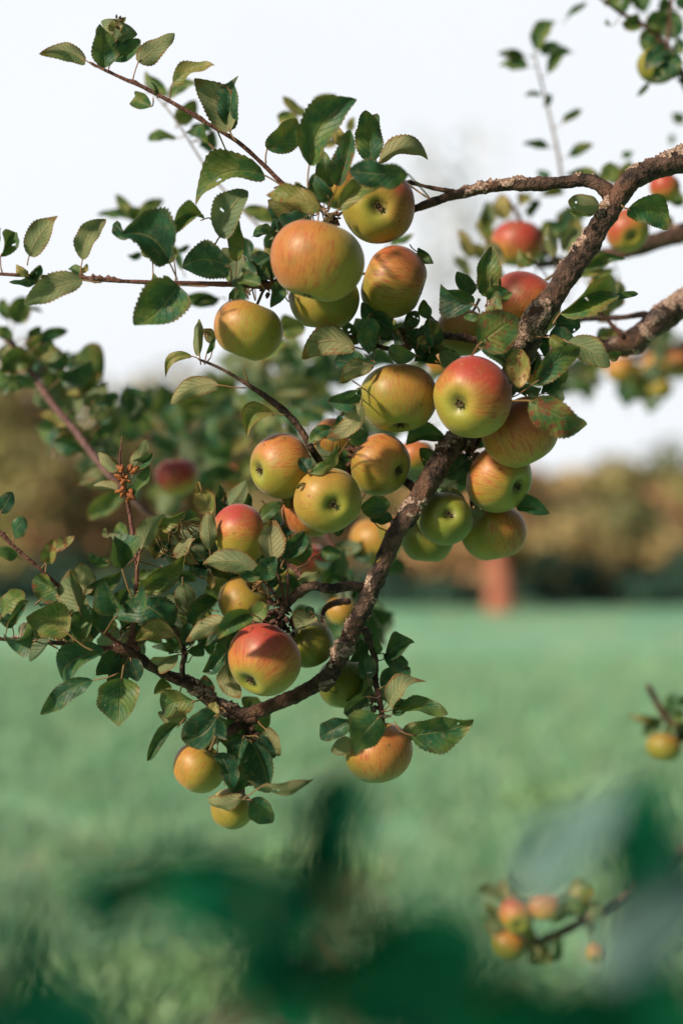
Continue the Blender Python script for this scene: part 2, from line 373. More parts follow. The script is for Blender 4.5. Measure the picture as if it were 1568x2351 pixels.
def make_apple(x, y, r, d, axis, blush, bdir, green, label, stem=None, group='apples on the branches', hh=.88, dips=(.32, .24), small=False, cal=1.):
    c = P(x, y, d); rr = r * K * d
    up = cdir(*axis)
    q = up.to_track_quat('Z', 'Y'); 
    root = empty('apple', label, 'apple', group, c); root.rotation_mode = 'QUATERNION'; root.rotation_quaternion = q
    sd = random.randint(0, 9999)
    V, F = apple_geo(rr, sd, hh, *((20, 24) if small else (44, 56)), dips=dips)
    me = mesh('apple_flesh', V, F); bmd = bmesh.new(); bmd.from_mesh(me); bmesh.ops.remove_doubles(bmd, verts=bmd.verts, dist=1e-6); bmd.to_mesh(me); bmd.free()
    o = link('skin', me, [M_apple], root)
    o['blush'] = float(blush); o['green'] = float(green)
    bl = q.inverted() @ cdir(*bdir); o['bdir'] = [bl.x, bl.y, bl.z]; o['seed'] = [random.uniform(0, 9), random.uniform(0, 9), random.uniform(0, 9)]
    # dried calyx: five curled sepals round a dark cup
    V = []; F = []
    z0 = -rr * (hh - dips[1]) 
    if not small or cal > 1:
        for k in range(5):
            a = 2 * math.pi * k / 5 + random.uniform(-.2, .2); l = rr * random.uniform(.13, .2)
            da = Vector((math.cos(a), math.sin(a), 0)); pe = Vector((-math.sin(a), math.cos(a), 0)); b0 = len(V)
            for j in range(4):
                u = j / 3; wv = rr * .055 * (1 - u * .85); h = z0 - rr * (.05 + .10 * math.sin(u * 2.4)); p_ = da * (rr * .035 + l * u * (.55 + .2 * math.sin(k * 3)))
                for s_ in (-1, 0, 1): V.append(p_ + pe * wv * s_ + Vector((0, 0, h - (rr * .02 if s_ == 0 else 0))))
            for j in range(3):
                for s_ in range(2): a_ = b0 + j * 3 + s_; F.append((a_, a_ + 1, a_ + 4, a_ + 3))
    b0 = len(V)
    for k in range(10):
        a = 2 * math.pi * k / 10; V.append(Vector((math.cos(a) * rr * .085, math.sin(a) * rr * .085, z0 + rr * .01)))
    V.append(Vector((0, 0, z0 - rr * .05)))
    for k in range(10): F.append((b0 + k, b0 + 10, b0 + (k + 1) % 10))
    link('calyx', mesh('calyx', V, F), [M_dark], root, False)
    z1 = rr * (hh - dips[0]); 
    if stem:
        tgt = q.inverted() @ (P(*stem) - c)
    else: tgt = Vector((rr * random.uniform(-.3, .3), rr * random.uniform(-.3, .3), z1 + rr * .75))
    pts = [(Vector((0, 0, z1 - rr * .05)), .0013), (Vector((0, 0, z1 + rr * .25)), .0012), (tgt * .9 + Vector((0, 0, rr * .05)), .0013), (tgt, .0020)]
    V, F, _ = tube_geo(pts, seg=7, step=.004, rough=.1, freq=200); link('stem', mesh('stem', V, F), [M_stem], root)
    return root


# ---------------- ground, far trees ----------------
def mat_meadow():
    t = NT('meadow_turf'); o = t.obj()
    n1 = t.noise(t.vmul(o, (.35, .12, 1.)), 1, 4, .6); n2 = t.noise(o, 2.2, 4, .6); n3 = t.noise(o, 30, 3)
    c = t.mix(t.rng(n1, .35, .65), (.21, .51, .31), (.34, .61, .37))
    c = t.mix(t.rng(n2, .40, .62, 0, .85), c, (.11, .31, .18))
    c = t.mix(t.rng(t.noise(t.vmul(o, (1., .45, 1.)), 1.1, 3), .52, .68, 0, .7), c, (.36, .42, .22)); c = t.mix(t.rng(t.noise(t.vmul(o, (.5, .16, 1.)), 1., 3), .52, .66, 0, .6), c, (.20, .46, .30))
    c = t.mix(t.rng(n3, .4, .7, 0, .3), c, (.06, .15, .06))
    t.set(t.p.inputs['Base Color'], c); t.p.inputs['Roughness'].default_value = .9; t.bump(n3, .6, .03); return t.m
def mat_grass(name, c1, c2):
    t = NT(name); rnd = t.attr('rnd').outputs['Fac']
    c = t.mix(rnd, c1, c2); t.set(t.p.inputs['Base Color'], c); t.p.inputs['Roughness'].default_value = .5; return t.m
def build_ground():
    V = []; F = []; xs = [-150 + i * 3 for i in range(101)]; ys = [-20 + j * 2.5 for j in range(90)]
    for yy in ys:
        for xx in xs: V.append((xx, yy, (.06 * noise.noise(Vector((xx * .12, yy * .12, 0))) + .3 * noise.noise(Vector((xx * .02, yy * .02, 4)))*(yy > 45)) ))
    n = len(xs)
    for j in range(len(ys) - 1):
        for i in range(n - 1): a = j * n + i; F.append((a, a + 1, a + n + 1, a + n))
    tag(link('meadow', mesh('meadow', V, F), [mat_meadow()]), kind='structure')
    V = []; F = []; Rn = []; MI = []; r = random.Random(3)
    for k in range(75000):
        y = 4.0 + 16 * r.random() ** 1.8; hw = y * .27 + .5; x = r.uniform(-hw, hw)
        cl = noise.noise(Vector((x * 1.6, y * 1.1, 2))); 
        if cl < -.30 and r.random() < .7: continue
        h = r.uniform(.05, .13) * (1 + 1.1 * max(0, cl)) ; w = .0035 * r.uniform(.8, 1.8) * (1 + y * .07); a = r.uniform(0, 6.28); ln = r.uniform(.1, .8) * h; b = r.uniform(0, 6.28)
        dx, dy = math.cos(a) * w, math.sin(a) * w; lx, ly = math.cos(b) * ln, math.sin(b) * ln
        o = len(V); z0 = .06 * noise.noise(Vector((x * .12, y * .12, 0))) - .01
        V += [(x - dx, y - dy, z0), (x + dx, y + dy, z0), (x + dx * .7 + lx * .35, y + dy * .7 + ly * .35, z0 + h * .6), (x - dx * .7 + lx * .35, y - dy * .7 + ly * .35, z0 + h * .6), (x + lx, y + ly, z0 + h)]
        F += [(o, o + 1, o + 2, o + 3), (o + 3, o + 2, o + 4)]; rv = r.random(); Rn += [rv] * 5
        m = 0 if r.random() < .72 + cl * .5 else (1 if r.random() < .75 else 2); MI += [m, m]
    me = mesh('grass', V, F); a = me.attributes.new('rnd', 'FLOAT', 'POINT'); a.data.foreach_set('value', Rn)
    g = link('grass', me, [mat_grass('grass_blade', (.11, .29, .17), (.26, .46, .29)), mat_grass('grass_light', (.20, .40, .16), (.26, .40, .24)), mat_grass('grass_dry', (.30, .27, .17), (.34, .30, .26))])
    me.polygons.foreach_set('material_index', MI); tag(g, 'uncut green grass blades growing over the meadow', 'grass', kind='stuff')
    # clover heads
    for i, (px, py, c_, lab) in enumerate(((650, 2228, (.60, .60, .78), 'small pale lilac clover flower standing in the near grass'), (655, 2335, (.50, .25, .32), 'small dusty pink clover flower low in the grass'))):
        d = 1.45 / ((py - 1250) * K); c = P(px, py, d); rt = empty('clover_flower', lab, 'flower', 'clover flowers in the meadow', Vector((c.x, c.y, 0)))
        mt = mat_plain('clover_petals', c_, tuple(x * .7 for x in c_), 200); V = []; F = []
        for k in range(60):
            z = 1 - 2 * (k + .5) / 60; a = k * 2.399; q = Vector((math.sqrt(1 - z * z) * math.cos(a), math.sqrt(1 - z * z) * math.sin(a), z)); s1 = q.orthogonal().normalized() * .004; s2 = q.cross(s1)
            b = Vector((0, 0, c.z)); o = len(V); V += [b + q * .004, b + q * .02 + s1, b + q * .027, b + q * .02 - s1, b + q * .02 + s2, b + q * .02 - s2]; F += [(o, o + 1, o + 2, o + 3), (o, o + 4, o + 2, o + 5)]
        link('flower_head', mesh('flower_head', V, F), [mt], rt)
        V, F, _ = tube_geo([(Vector((0, 0, -.02)), .0015), (Vector((.01, 0, c.z * .5)), .0013), (Vector((0, 0, c.z)), .0012)], seg=6, step=.02); link('stalk', mesh('stalk', V, F), [M_stalk], rt)
build_ground()
def weed_clump(px, py, rad, n, lab, seed):
    d = 1.5 / ((py - 1250) * K); c = P(px, py, d); rt = empty('weed_clump', lab, 'weed', 'leafy weeds in the near grass', Vector((c.x, c.y, 0))); r = random.Random(seed); V = []; F = []
    for k in range(n):
        a = r.uniform(0, 6.28); q = rad * math.sqrt(r.random()); bx, by = q * math.cos(a), q * math.sin(a); h = r.uniform(.06, .16) ; a2 = r.uniform(0, 6.28); ln = r.uniform(.02, .08); w = r.uniform(.008, .018)
        dx, dy = -math.sin(a2) * w, math.cos(a2) * w; lx, ly = math.cos(a2) * ln, math.sin(a2) * ln; o = len(V)
        V += [(bx, by, 0), (bx + lx * .5 + dx, by + ly * .5 + dy, h * .7), (bx + lx * 1.3, by + ly * 1.3, h * (.8 + r.random() * .3)), (bx + lx * .5 - dx, by + ly * .5 - dy, h * .75)]; F.append((o, o + 1, o + 2, o + 3))
    link('foliage', mesh('foliage', V, F), [mat_plain('weed_leaf', (.10, .34, .12), (.40, .56, .32), 14, .5, 0)], rt)
weed_clump(330, 2250, .42, 900, 'bright leafy weed clump in the near grass at the lower left', 1)
weed_clump(720, 1980, .35, 500, 'leafy weed clump in the grass beyond the dark near twig', 2)
weed_clump(1300, 1820, .40, 500, 'leafy weed clump in the meadow right of centre', 3)

FOL = [mat_plain('foliage_' + n, a, b, 1.6, .8, 0) for n, a, b in (
    ('olive', (.22, .22, .08), (.40, .33, .14)), ('russet', (.38, .20, .10), (.50, .31, .17)), ('ochre', (.38, .30, .13), (.50, .40, .20)),
    ('evergreen', (.020, .075, .058), (.05, .11, .08)), ('green', (.11, .15, .06), (.20, .20, .085)))]
M_trunk = mat_plain('trunk_bark', (.16, .08, .05), (.30, .15, .10), 9, .9, .8, .02)
M_redtrunk = mat_plain('ruddy_trunk_bark', (.30, .105, .070), (.44, .16, .105), 7, .9, .8, .02)
def crown(cx, cy, z0, z1, rx, ry, n, size, mat, seed, parent, name='crown', mat2=None):
    r = random.Random(seed); V = []; F = []; MI = []; cm = [r.random() < .38 for _ in range(16)]
    cl = [(r.uniform(-.75, .75) * rx, r.uniform(-.75, .75) * ry, r.uniform(.12, .9), r.uniform(.3, .55)) for _ in range(16)]
    H = z1 - z0
    for k in range(n):
        a = cl[k % len(cl)]; q = Vector((r.gauss(0, 1), r.gauss(0, 1), r.gauss(0, 1))).normalized() * (r.random() ** .4)
        p = Vector((cx + a[0] + q.x * rx * a[3] * 1.1, cy + a[1] + q.y * ry * a[3] * 1.1, z0 + H * a[2] + q.z * H * a[3] * .42))
        if p.z < .02: p.z = .02 + r.random() * .2
        nn = (q + Vector((r.uniform(-.6, .6), r.uniform(-.6, .6), r.uniform(-.2, .9)))).normalized(); s1 = nn.orthogonal().normalized(); s1 = Matrix.Rotation(r.uniform(0, 6), 3, nn) @ s1; s2 = nn.cross(s1)
        s = size * r.uniform(.6, 1.4); o = len(V)
        V += [p - s1 * s, p - s2 * s * .55 + nn * s * .1, p + s1 * s, p + s2 * s * .55 + nn * s * .1]; F.append((o, o + 1, o + 2, o + 3)); MI.append(int(mat2 is not None and cm[k % 16]))
    ob = link(name, mesh(name, V, F), [mat] + ([mat2] if mat2 else []), parent, False); ob.data.polygons.foreach_set('material_index', MI); return ob
def trunk(h, r0, parent, mat, seed):
    rs = random.Random(seed); pts = [(Vector((0, 0, -.1)), r0 * 1.25), (Vector((0, 0, .25)), r0), (Vector((rs.uniform(-.1, .1), 0, h * .5)), r0 * .8), (Vector((rs.uniform(-.3, .3), .1, h)), r0 * .35)]
    V, F, _ = tube_geo(pts, seg=12, step=.15, rough=.12, freq=4); 
    for k in range(5):
        a = rs.uniform(0, 6.28); z = h * rs.uniform(.4, .8); e = Vector((math.cos(a) * h * .3, math.sin(a) * h * .3, z + h * .22))
        v2, f2, _ = tube_geo([(Vector((0, 0, z)), r0 * .35), (e * .5 + Vector((0, 0, z * .5)), r0 * .25), (e, r0 * .08)], seg=7, step=.2); o = len(V); V += v2; F += [tuple(o + i for i in f) for f in f2]
    return link('trunk', mesh('trunk', V, F), [mat], parent)
# centre px, top px, distance, half width px, foliage, label
TREES = [(-40, 800, 42, 130, 2, 'tall ochre tree at the far left edge of the tree line'), (120, 850, 40, 150, 0, 'broad olive tree behind the left end of the meadow'),
    (300, 850, 42, 120, 0, 'olive tree with rounded top left of the red fruit'), (450, 900, 43, 120, 4, 'green tree behind the leafy left branches'),
    (600, 960, 42, 130, 4, 'mid green tree hidden mostly by the apple cluster'), (770, 1010, 44, 130, 0, 'olive tree behind the middle of the bough'),
    (930, 1040, 42, 120, 1, 'russet brown tree behind the lichened bough'), (1075, 1055, 41, 110, 1, 'russet tree just left of the ruddy trunk'),
    (1290, 1065, 42, 105, 0, 'olive brown tree right of the ruddy trunk'), (1400, 1075, 40, 110, 2, 'ochre autumn tree below the white sky gap'),
    (1520, 1050, 41, 110, 1, 'brown autumn tree near the right end of the line'), (1640, 1030, 42, 120, 2, 'ochre tree at the far right end of the line')]
TREES += [(30, 880, 48, 140, 0, 'olive tree filling the gap behind the far left trees'), (215, 905, 48, 140, 2, 'ochre tree seen low between the two olive trees'), (385, 930, 48, 130, 0, 'olive tree behind the dried gall on the upright shoot'), (530, 980, 48, 130, 1, 'russet tree deep behind the curled leaves'), (690, 1020, 48, 130, 0, 'olive tree in the second row behind the spur'), (1000, 1065, 48, 130, 2, 'ochre tree in the second row left of the ruddy trunk'), (1185, 1075, 48, 130, 1, 'russet tree directly behind the ruddy trunk'), (1350, 1090, 48, 130, 4, 'greenish tree in the second row under the sky gap'), (1460, 1080, 48, 130, 0, 'olive tree in the second row near the right edge')]
for i, (px, top, d, hw, fi, lab) in enumerate(TREES):
    b = P(px, 1250, d); h = 1.6 + (1250 - top) * K * d; w = hw * K * d
    hw *= 1.25; w *= 1.25; rt = empty('autumn_tree', lab, 'tree', 'trees along the far edge of the meadow', Vector((b.x, b.y, 0)))
    trunk(h * .8, .2, rt, M_trunk, i); crown(0, 0, .1, h, w * 1.2, w, 3600, .17, FOL[fi], i, rt, mat2=FOL[(1, 0, 4, 0, 2)[fi]])
    if i % 2 == 0: crown(.3, -.5, .8, h * .7, w * .9, w * .6, 600, .16, FOL[(fi + 1) % 3], i + 40, rt, 'lower_crown')
b = P(1148, 1250, 33.5)
rt = empty('ruddy_tree', 'sunlit tree with thick bare reddish trunk at the meadow edge', 'tree', None, Vector((b.x, b.y, 0)))
V, F, _ = tube_geo([(Vector((0, 0, -.1)), .42), (Vector((0, 0, .12)), .34), (Vector((0, 0, .6)), .29), (Vector((-.05, 0, 1.0)), .25), (Vector((-.2, .2, 1.8)), .16), (Vector((-.3, .4, 3.2)), .10)], seg=20, step=.1, rough=.10, freq=3)
link('trunk', mesh('trunk', V, F), [M_redtrunk], rt); crown(-.2, 1.4, 1.0, 3.6, 1.9, 1.4, 1500, .15, FOL[1], 77, rt)
for i in range(17):
    px = -60 + i * 104; d = 36.5 + (i * 7 % 5) * .8; b = P(px, 1250, d); h = random.uniform(.6, 1.9)
    if 1000 < px < 1240: h *= .7
    lab = 'dark evergreen shrub %s' % ['at the left edge of the hedge row', 'second from the left end of the hedge row', 'below the broad olive tree', 'under the round topped olive tree', 'fourth along from the olive tree', 'beneath the leafy left branches', 'behind the curled leaf left of the apples', 'behind the largest red apple at the bottom', 'behind the thin forked spur', 'just right of the bough bend', 'left of the ruddy trunk with a gap', 'close against the left of the ruddy trunk', 'close against the right of the ruddy trunk', 'right of the ruddy trunk in deep shade', 'below the ochre autumn tree', 'below the brown autumn tree', 'at the right end of the hedge row'][i]
    rt = empty('evergreen_shrub', lab, 'shrub', 'dark shrubs along the foot of the trees', Vector((b.x, b.y, 0)))
    crown(0, 0, -.15, h, 1.0, .8, 1500, .10, FOL[3], 200 + i, rt, 'foliage'); V, F, _ = tube_geo([(Vector((0, 0, -.05)), .06), (Vector((.05, 0, .4)), .05), (Vector((0, 0, h * .7)), .02)], seg=7, step=.1); link('stem', mesh('stem', V, F), [M_trunk], rt)

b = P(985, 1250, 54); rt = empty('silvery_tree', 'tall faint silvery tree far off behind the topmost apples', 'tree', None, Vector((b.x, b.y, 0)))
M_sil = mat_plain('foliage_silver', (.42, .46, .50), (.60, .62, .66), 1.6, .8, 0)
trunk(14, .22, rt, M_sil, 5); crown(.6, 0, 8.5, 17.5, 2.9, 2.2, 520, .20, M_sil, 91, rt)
# orchard trees around the camera: one shades the near grass, unseen ones behind are added to close off the sky
for (x, y, h, rr, sd, lab) in ((-7.6, 0.6, 4.7, 2.3, 301, 'orchard apple tree left of the camera, shading the nearest grass'),
        (0.6, -5.5, 5.4, 2.6, 304, 'orchard apple tree directly behind the camera'), (4.4, -2.6, 5.2, 2.5, 305, 'orchard apple tree behind and right of the camera'), (4.6, 2.0, 5.0, 2.2, 306, 'orchard apple tree to the right that carries the boughs'), (-1.5, -10.5, 5.6, 3., 307, 'orchard apple tree in the row behind the camera')):
    rt = empty('apple_tree', lab, 'tree', 'orchard apple trees around the viewpoint', Vector((x, y, 0)))
    trunk(h * .7, .14, rt, M_trunk, sd); crown(0, 0, 1.1, h, rr, rr, 3200, .085 * 1.6, FOL[4], sd, rt, mat2=FOL[3])

# ---------------- the main apple branch ----------------
MB = empty('apple_branch', 'lichen crusted main bough slanting down from the right edge with its leafy twigs, in focus', 'branch', 'branches of the apple trees', P(1568, 365, 1.17))
_inv = Matrix.Translation(-MB.location)
def inroot(o, root): o.matrix_parent_inverse = Matrix.Translation(-root.location); return o
D0 = 1.17
bough = tube('bough', [(1640, 335, 27, 1.18), (1568, 365, 27, 1.18), (1500, 388, 26, 1.18), (1440, 425, 27, 1.175), (1390, 500, 27, 1.17), (1330, 592, 26, 1.17), (1272, 678, 29, 1.17), (1222, 750, 30, 1.175), (1180, 850, 27, 1.215), (1125, 940, 27, 1.23), (1045, 1015, 27, 1.21), (1000, 1080, 27, 1.185), (950, 1160, 24, 1.175), (910, 1225, 22, 1.17), (880, 1290, 22, 1.17), (848, 1362, 22, 1.17), (818, 1430, 21, 1.175), (785, 1500, 20, 1.18), (752, 1565, 17, 1.185), (742, 1588, 9, 1.185)],
    M_bark, MB, seg=60, step=.0012, rough=.17, freq=60, lich=.20, knots=.25)
lower = tube('lower_limb', [(775, 1525, 15, 1.19), (735, 1565, 19, 1.20), (690, 1592, 18, 1.20), (630, 1618, 18, 1.20), (565, 1640, 18, 1.195), (505, 1622, 17, 1.19), (440, 1572, 15, 1.185), (385, 1550, 13, 1.18), (330, 1520, 12, 1.17), (295, 1495, 13, 1.165), (235, 1490, 8, 1.16), (150, 1478, 6, 1.155), (60, 1470, 5, 1.15), (-20, 1466, 4, 1.15)],
    M_bark, MB, seg=32, step=.0016, rough=.18, freq=75, lich=.06, knots=.3, seed=3)
side = tube('side_branch', [(1400, 452, 22, 1.175), (1378, 425, 17, 1.175), (1340, 415, 16, 1.18), (1270, 421, 15, 1.185), (1150, 427, 13, 1.19), (1050, 446, 12, 1.195), (1000, 462, 10, 1.2), (940, 484, 9, 1.205), (900, 505, 8, 1.22)], M_bark, MB, seg=36, step=.0014, rough=.17, freq=90, lich=.16, knots=.35, seed=7)
tube('side_twig', [(1046, 442, 7, 1.195), (1000, 433, 6, 1.195), (942, 421, 4, 1.2), (880, 420, 3, 1.22)], M_bark, MB, seg=12, step=.002, rough=.2, freq=120, lich=-.1, seed=9)
t_spur = tube('spur', [(850, 1352, 12, 1.175), (800, 1346, 12, 1.17), (760, 1352, 11, 1.165), (715, 1345, 12, 1.165), (685, 1362, 13, 1.165), (655, 1392, 10, 1.165), (640, 1420, 11, 1.17), (625, 1445, 8, 1.175)], M_bark, MB, seg=24, step=.0016, rough=.25, freq=90, lich=.05, knots=.3, seed=12)
tube('spur', [(712, 1350, 8, 1.168), (680, 1310, 6, 1.17), (650, 1285, 4, 1.175), (645, 1255, 2, 1.18)], M_bark2, MB, seg=10, step=.002, rough=.15, freq=120, lich=-.3)
tube('spur', [(590, 1650, 12, 1.195), (555, 1662, 13, 1.19), (522, 1684, 12, 1.185), (510, 1690, 6, 1.185)], M_bark, MB, seg=20, step=.0016, rough=.25, freq=90, lich=.0, seed=15)
tube('spur', [(575, 1650, 10, 1.2), (565, 1700, 8, 1.2), (555, 1760, 6, 1.2), (560, 1830, 4, 1.2)], M_bark, MB, seg=12, step=.002, rough=.3, freq=90, lich=-.2, seed=16)
tube('spur', [(800, 1380, 9, 1.2), (770, 1385, 8, 1.22), (745, 1400, 7, 1.22), (735, 1440, 5, 1.22), (700, 1480, 3, 1.23)], M_bark, MB, seg=12, step=.002, rough=.2, freq=90, lich=-.2, seed=17)
tube('spur', [(1190, 800, 12, 1.2), (1100, 782, 10, 1.19), (1020, 772, 9, 1.185), (960, 790, 8, 1.19), (890, 800, 6, 1.2), (800, 770, 4, 1.2)], M_bark, MB, seg=18, step=.002, rough=.25, freq=90, lich=-.1, seed=18)
tube('spur', [(1020, 1075, 12, 1.2), (1060, 1060, 10, 1.22), (1100, 1010, 6, 1.23), (1105, 980, 3, 1.22)], M_bark, MB, seg=14, step=.002, rough=.25, freq=90, lich=-.1, seed=19)
tube('spur', [(960, 1140, 12, 1.19), (930, 1105, 11, 1.2), (870, 1110, 8, 1.215), (800, 1065, 8, 1.2), (760, 1040, 5, 1.2)], M_bark, MB, seg=14, step=.002, rough=.3, freq=90, lich=-.2, seed=20)
t_low = tube('twig', [(835, 1440, 10, 1.19), (858, 1500, 9, 1.2), (862, 1560, 8, 1.2), (872, 1610, 7, 1.19), (880, 1660, 5, 1.19)], M_bark, MB, seg=12, step=.002, rough=.2, freq=90, lich=-.3, seed=21)
t_top = tube('twig', [(735, 470, 6, 1.16), (660, 430, 5.5, 1.15), (605, 378, 5.5, 1.145), (545, 325, 5.5, 1.14), (470, 280, 5, 1.135), (400, 238, 5, 1.13), (330, 200, 4.5, 1.13), (285, 181, 4.5, 1.13), (240, 160, 4, 1.13), (205, 143, 2.5, 1.13)], M_bark2, MB, seg=12, step=.002, rough=.10, freq=120, lich=-.3, knots=.35)
t_left = tube('twig', [(640, 655, 12, 1.15), (600, 655, 9, 1.145), (540, 653, 7, 1.14), (400, 650, 6, 1.135), (270, 645, 5, 1.13), (195, 640, 5, 1.13), (150, 636, 4, 1.13), (90, 634, 4, 1.13), (-20, 628, 4, 1.13)], M_bark2, MB, seg=12, step=.002, rough=.10, freq=120, lich=-.3, knots=.35, seed=2)
t_mid = tube('twig', [(735, 1060, 10, 1.18), (715, 1030, 9, 1.165), (690, 985, 8, 1.165), (660, 950, 8, 1.165), (620, 918, 7, 1.165), (580, 890, 6, 1.16), (545, 868, 4.5, 1.16), (505, 845, 4, 1.16), (455, 824, 3, 1.16)], M_bark, MB, seg=14, step=.0018, rough=.18, freq=120, lich=-.3, knots=.35, seed=4)
tube('twig', [(572, 882, 2.6, 1.162), (564, 862, 2.3, 1.16), (558, 840, 1.8, 1.16)], M_stem, t_mid, seg=8)
t_shoot = tube('twig', [(300, 1500, 8, 1.165), (305, 1450, 7, 1.165), (310, 1390, 6, 1.16), (315, 1300, 5, 1.16), (303, 1210, 5, 1.165), (290, 1130, 4.5, 1.165), (284, 1090, 4, 1.165), (276, 1060, 3, 1.165), (282, 1000, 1.5, 1.165)], M_bark2, MB, seg=12, step=.002, rough=.12, freq=120, lich=-.3, knots=.35, seed=5)
tube('twig', [(315, 1300, 4, 1.16), (322, 1270, 3, 1.158), (345, 1235, 3, 1.155), (385, 1202, 2.5, 1.155), (420, 1190, 2, 1.155)], M_bark2, t_shoot, seg=8)
tube('twig', [(420, 1560, 7, 1.18), (419, 1525, 7, 1.175), (425, 1500, 9, 1.175), (405, 1450, 4, 1.17), (385, 1425, 3, 1.17)], M_bark, MB, seg=10, rough=.2, freq=120, seed=6)
t_far = tube('twig', [(-20, 1205, 5, 1.13), (0, 1222, 5, 1.13), (50, 1270, 5, 1.13), (100, 1312, 4.5, 1.135), (170, 1380, 5, 1.15), (240, 1450, 6, 1.16), (290, 1490, 7, 1.165)], M_bark2, MB, seg=10, step=.002, rough=.12, freq=120, lich=-.3, knots=.3, seed=8)
for (x0, y0, x1, y1) in ((655, 1400, 628, 1290), (655, 1400, 660, 1300), (650, 1395, 600, 1330)):
    tube('twig', [(x0, y0, 4, 1.165), ((x0 + x1) / 2 + 4, (y0 + y1) / 2, 3, 1.16), (x1, y1, 2, 1.155)], M_bark2, t_spur, seg=8)
# rough bud clusters at the spurs
def budmass(name, x, y, rpx, d, mat, parent, sx=1., sy=1., n=26, label=None):
    V = []; F = []; r = random.Random(int(x * 7 + y))
    for k in range(n):
        ux, uy, uz = r.uniform(-.75, .75), r.uniform(-.75, .75), r.uniform(-.6, .6); c = P(x + ux * rpx * sx, y + uy * rpx * sy, d + uz * rpx * K)
        ax = (Vector((ux, -uz, -uy)) * 1.2 + Vector((r.gauss(0, 1), r.gauss(0, 1), r.gauss(0, 1))) * .5).normalized(); l = rpx * K * r.uniform(.65, 1.15)
        v2, f2, _ = tube_geo([(c, l * .2), (c + ax * l * .4, l * .34), (c + ax * l * .8, l * .22), (c + ax * l * 1.1, l * .04)], seg=6, step=l * .3, rough=.3, freq=250, seed=k)
        o = len(V); V += v2; F += [tuple(o + i for i in f) for f in f2]
    return link(name, mesh(name, V, F), [mat], parent)
M_bud = mat_plain('bud_scales', (.035, .018, .014), (.15, .065, .045), 220, .8)
for (x, y, rp, d, sx, sy) in ((625, 655, 26, 1.15, 1, 1.1), (640, 1400, 22, 1.165, 1, 1.4), (600, 1435, 16, 1.155, 1, .8), (655, 1440, 20, 1.18, 1.2, .8), (295, 1490, 20, 1.165, 1.2, 1), (830, 1040, 26, 1.19, 1.2, 1.6), (800, 1100, 24, 1.2, 1, 1), (575, 1700, 20, 1.19, .8, 1.6), (560, 1780, 18, 1.19, .7, 2), (960, 775, 24, 1.19, 1.6, .8), (865, 1620, 16, 1.19, .8, 1.8), (1075, 1050, 20, 1.21, 1, 1.6), (1090, 1140, 15, 1.22, .6, 1.8), (765, 500, 14, 1.16, 1, 1)):
    budmass('bud_cluster', x, y, rp, d, M_bud, MB, sx, sy)
budmass('gall', 291, 1108, 22, 1.16, M_gall, t_shoot, .7, 1.8, 30)
budmass('gall', 272, 52, 9, 1.13, M_dark, t_top, .6, 1.6, 14)

L = []
def T(par): 
    def f(*a, **k):
        k['_p'] = par; L.append(S(*a, **k))
    return f
q = T(t_top)
q(197, 138, 99, 122, 44, .72, d=1.13, b=1, bend=.16, at=(225, 155), roll=.2)
q(240, 157, 231, 62, 56, .34, d=1.125, roll=.3, fold=.5, holes=0)
q(262, 95, 236, 33, 40, .55, d=1.135, b=1, red=.4, bend=.1); q(264, 96, 316, 72, 38, .45, d=1.13, bend=.12, b=1, red=.2); q(262, 85, 280, 38, 30, .7, d=1.14, red=.5)
q(257, 140, 325, 98, 44, .22, d=1.135, at=(250, 160), roll=-.4); q(318, 143, 400, 68, 42, .72, d=1.13, b=1, at=(306, 185))
q(397, 192, 499, 158, 34, .58, d=1.13, bend=.14, at=(392, 232), twist=1.2); q(528, 302, 458, 184, 72, .66, d=1.13, b=1, at=(545, 326), bend=.08, fold=.3, roll=.1)
q(530, 300, 541, 178, 56, .12, d=1.14, roll=-.3); q(349, 245, 297, 218, 32, .42, d=1.13, at=(352, 222))
q(360, 218, 352, 190, 10, .2, d=1.12); q(609, 403, 444, 467, 66, .40, d=1.14, bend=.2, at=(650, 428), roll=.35, fold=.4, holes=1)
q(613, 343, 674, 270, 62, .38, d=1.14, bend=-.12, at=(612, 376), red=.35, roll=.3); q(480, 330, 430, 303, 26, .3, d=1.3); q(710, 380, 822, 228, 74, .38, d=1.11, bend=.16, at=(710, 432), fold=.25, roll=-.15, holes=0, curl=.05)
q(504, 545, 580, 443, 76, .36, d=1.13, b=1, roll=-.1, bend=.14, fold=.2)
q(543, 600, 541, 498, 36, .62, d=1.14, twist=.4)
q(790, 332, 765, 292, 28, .85, d=1.2); q(774, 428, 812, 300, 54, .30, d=1.10, red=.7, roll=-.3)
q(852, 372, 843, 258, 62, .34, d=1.16, red=.3); q(862, 365, 868, 270, 50, .2, d=1.18); q(870, 372, 991, 369, 44, .88, d=1.15, b=1, bend=.25, red=.3, roll=.2)
q(937, 400, 805, 395, 60, .22, d=1.06, bend=.1, roll=-.7, fold=.1); q(775, 482, 888, 412, 52, .50, d=1.09, bend=.12); q(757, 458, 722, 412, 40, .34, d=1.12)
q(737, 482, 604, 455, 52, .62, d=1.08, bend=.10, roll=.2, red=.3); q(700, 500, 630, 525, 36, .08, d=1.14); q(690, 480, 650, 520, 34, .6, d=1.17, b=1); q(628, 540, 577, 528, 30, .22, d=1.16)
q(640, 545, 632, 500, 24, .12, d=1.14); q(720, 495, 690, 420, 40, .3, d=1.15); q(958, 578, 998, 600, 28, .3, d=1.19, at=(940, 560)); q(760, 430, 740, 350, 40, .3, d=1.2)
q = T(t_left)
q(527, 612, 412, 617, 78, .10, d=1.12, bend=.16, roll=-.4, fold=.25); q(590, 650, 560, 583, 30, .36, d=1.13); q(612, 640, 640, 592, 30, .06, d=1.15); q(600, 655, 545, 640, 28, .3, d=1.12); q(640, 650, 632, 702, 30, .08, d=1.14)
